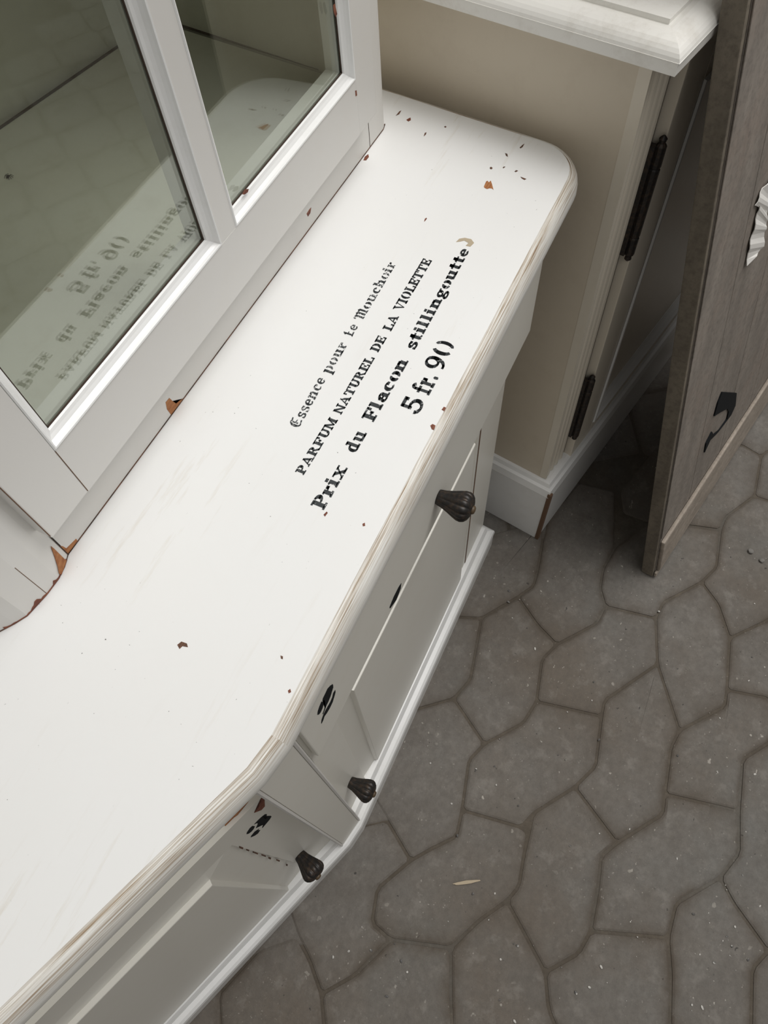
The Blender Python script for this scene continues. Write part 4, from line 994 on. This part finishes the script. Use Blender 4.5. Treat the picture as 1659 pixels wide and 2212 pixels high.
for a, b_ in zip(cuts[:-1], cuts[1:]):
    bbox('plank', a, b_ - 0.0010, 0.0, TH - 0.002, zb, 1.62, M_BOARD, 0.0016)
bbox('batten', 0.012, 0.798, -0.010, -0.0002, zb + 0.018, 0.115, M_BATTEN, 0.004)
bbox('foot_rail', 0.003, 0.798, -0.006, -0.0002, zb, zb + 0.016, M_BATTEN, 0.002)
bbox('edge_strip', 0.0104, 0.072, -0.0022, -0.0001, 0.13, 1.62, M_BOARD, 0.001)
own(plate('latch_plate', HOOK, lambda a, b_, l: BF(a, -0.0005 - l, b_ + FLOOR), M_MARK, None, 0.0025), bd)
# torn paper with folds
n = len(PAPER); half = n // 2
left, right = PAPER[:half + 2], PAPER[half + 2:][::-1]
def along(pl, f):
    k = f * (len(pl) - 1); i = min(int(k), len(pl) - 2); q = k - i
    return (pl[i][0] * (1 - q) + pl[i + 1][0] * q, pl[i][1] * (1 - q) + pl[i + 1][1] * q)
v = []; faces = []
N = 22
for k in range(N + 1):
    a, b_ = along(left, k / N), along(right, k / N)
    lift = 0.003 + (0.0022 if (k // 2) % 2 else 0.0)
    v += [BF(a[0], -lift, a[1] + FLOOR), BF(b_[0], -lift - 0.002, b_[1] + FLOOR), BF(a[0], -lift + 0.0012, a[1] + FLOOR), BF(b_[0], -lift - 0.0008, b_[1] + FLOOR)]
for k in range(N):
    q = 4 * k
    faces += [(q, q + 1, q + 5, q + 4), (q + 2, q + 6, q + 7, q + 3), (q, q + 4, q + 6, q + 2), (q + 1, q + 3, q + 7, q + 5)]
faces += [(0, 2, 3, 1), (4 * N, 4 * N + 1, 4 * N + 3, 4 * N + 2)]
own(mesh('torn_label', v, faces, M_PAPER, None), bd)

# ------------------------------------------------------------------ litter on the paving
def pebble(name, x, y, r, mat, lab, cat, sx=1.0, rot=0.0, grp=None, flat=0.6):
    me = bpy.data.meshes.new(name)
    bm = bmesh.new()
    bmesh.ops.create_icosphere(bm, subdivisions=2, radius=r)
    rn = random.Random(int(x * 1e4) ^ int(y * 1e4))
    for vv in bm.verts:
        vv.co *= rn.uniform(0.82, 1.12)
        vv.co = Vector((vv.co.x * sx, vv.co.y, vv.co.z * flat))
    lo = min(vv.co.z for vv in bm.verts)
    for vv in bm.verts:
        vv.co.z -= lo
    bm.to_mesh(me); bm.free()
    o = link(name, me, mat)
    o.location = (x, y, FLOOR + 0.0012); o.rotation_euler = (0, 0, rot)
    return tag(o, lab, cat, grp)
x, y = BITS[0]
pebble('wood_splinter', x, y, 0.0032, M_SPL, 'pale wood splinter lying on the paving below the knobs', 'splinter', 9.0, -1.0, None, 0.4)
x, y = BITS[1]
pebble('pebble', x, y, 0.007, M_PEB, 'larger grey pebble on the paving right of the plank door', 'pebble')
x, y = BITS[2]
pebble('pebble', x, y, 0.006, M_PEB, 'smaller grey pebble on the paving right of the plank door', 'pebble')
# uncountable crumbs of plaster and grit
bm = bmesh.new()
rn = random.Random(3)
for i in range(420):
    if i < 60:
        bx, by = BITS[3 + i % (len(BITS) - 3)]
        x, y = bx + rn.gauss(0, 0.02), by + rn.gauss(0, 0.02)
    else:
        x, y = rn.uniform(-0.45, 1.5), rn.uniform(-0.9, 0.13)
        if y > 0.13 - 0.0 * x or (x > 0.82 and y > -0.40):
            continue
        if x < 0.05 and y > 0.13 - 0.36 * (x - 0.05) - 0.02:
            continue
    if rn.random() < 0.35:
        continue
    r = rn.choice((0.0007, 0.0009, 0.0012, 0.0016, 0.0024))
    mm = Matrix.Translation((x, y, FLOOR + r * 0.55)) @ Matrix.Rotation(rn.uniform(0, 3.1), 4, 'Z') @ Matrix.Diagonal((r * rn.uniform(0.7, 1.9), r, r * 0.5, 1))
    bmesh.ops.create_icosphere(bm, subdivisions=1, radius=1.0, matrix=mm)
me = bpy.data.meshes.new('floor_grit'); bm.to_mesh(me); bm.free()
mt, nt, b = new_mat('plaster_crumb')
v_ = coords(nt); nt.links.new(ramp(nt, noise(nt, v_, 60, 1), 0.45, 0.55, (0.09, 0.085, 0.08, 1), (0.55, 0.53, 0.49, 1)), b.inputs['Base Color'])
gr = link('floor_grit', me, mt)
tag(gr, 'pale crumbs of grit scattered over the grey paving', 'grit'); gr['kind'] = 'stuff'

# a small spider on the cabinet floor
sx_, sy_ = SPIDER[0]
bm = bmesh.new()
bmesh.ops.create_icosphere(bm, subdivisions=2, radius=1.0, matrix=Matrix.Translation((0, 0, 0.0016)) @ Matrix.Diagonal((0.0020, 0.0014, 0.0012, 1)))
bmesh.ops.create_icosphere(bm, subdivisions=2, radius=1.0, matrix=Matrix.Translation((0.0024, 0, 0.0015)) @ Matrix.Diagonal((0.0011, 0.0010, 0.0009, 1)))
for k in range(8):
    sd = 1 if k < 4 else -1
    a = math.radians((-52 + 35 * (k % 4))) 
    p0 = Vector((0.0016, sd * 0.0006, 0.0015))
    p1 = p0 + Vector((math.sin(a) * 0.0028, sd * math.cos(a) * 0.0028, 0.0014))
    p2 = p1 + Vector((math.sin(a) * 0.0024, sd * math.cos(a) * 0.0024, -0.0027))
    for q0, q1 in ((p0, p1), (p1, p2)):
        dd = q1 - q0
        bmesh.ops.create_cone(bm, cap_ends=True, segments=6, radius1=0.0003, radius2=0.0002, depth=dd.length,
                              matrix=Matrix.Translation((q0 + q1) / 2) @ dd.to_track_quat('Z', 'Y').to_matrix().to_4x4())
me = bpy.data.meshes.new('spider'); bm.to_mesh(me); bm.free()
sp = link('spider', me, M_MARK)
sp.location = (sx_, sy_, 1.0603)
tag(sp, 'tiny dark spider on the floor inside the display cabinet', 'spider')
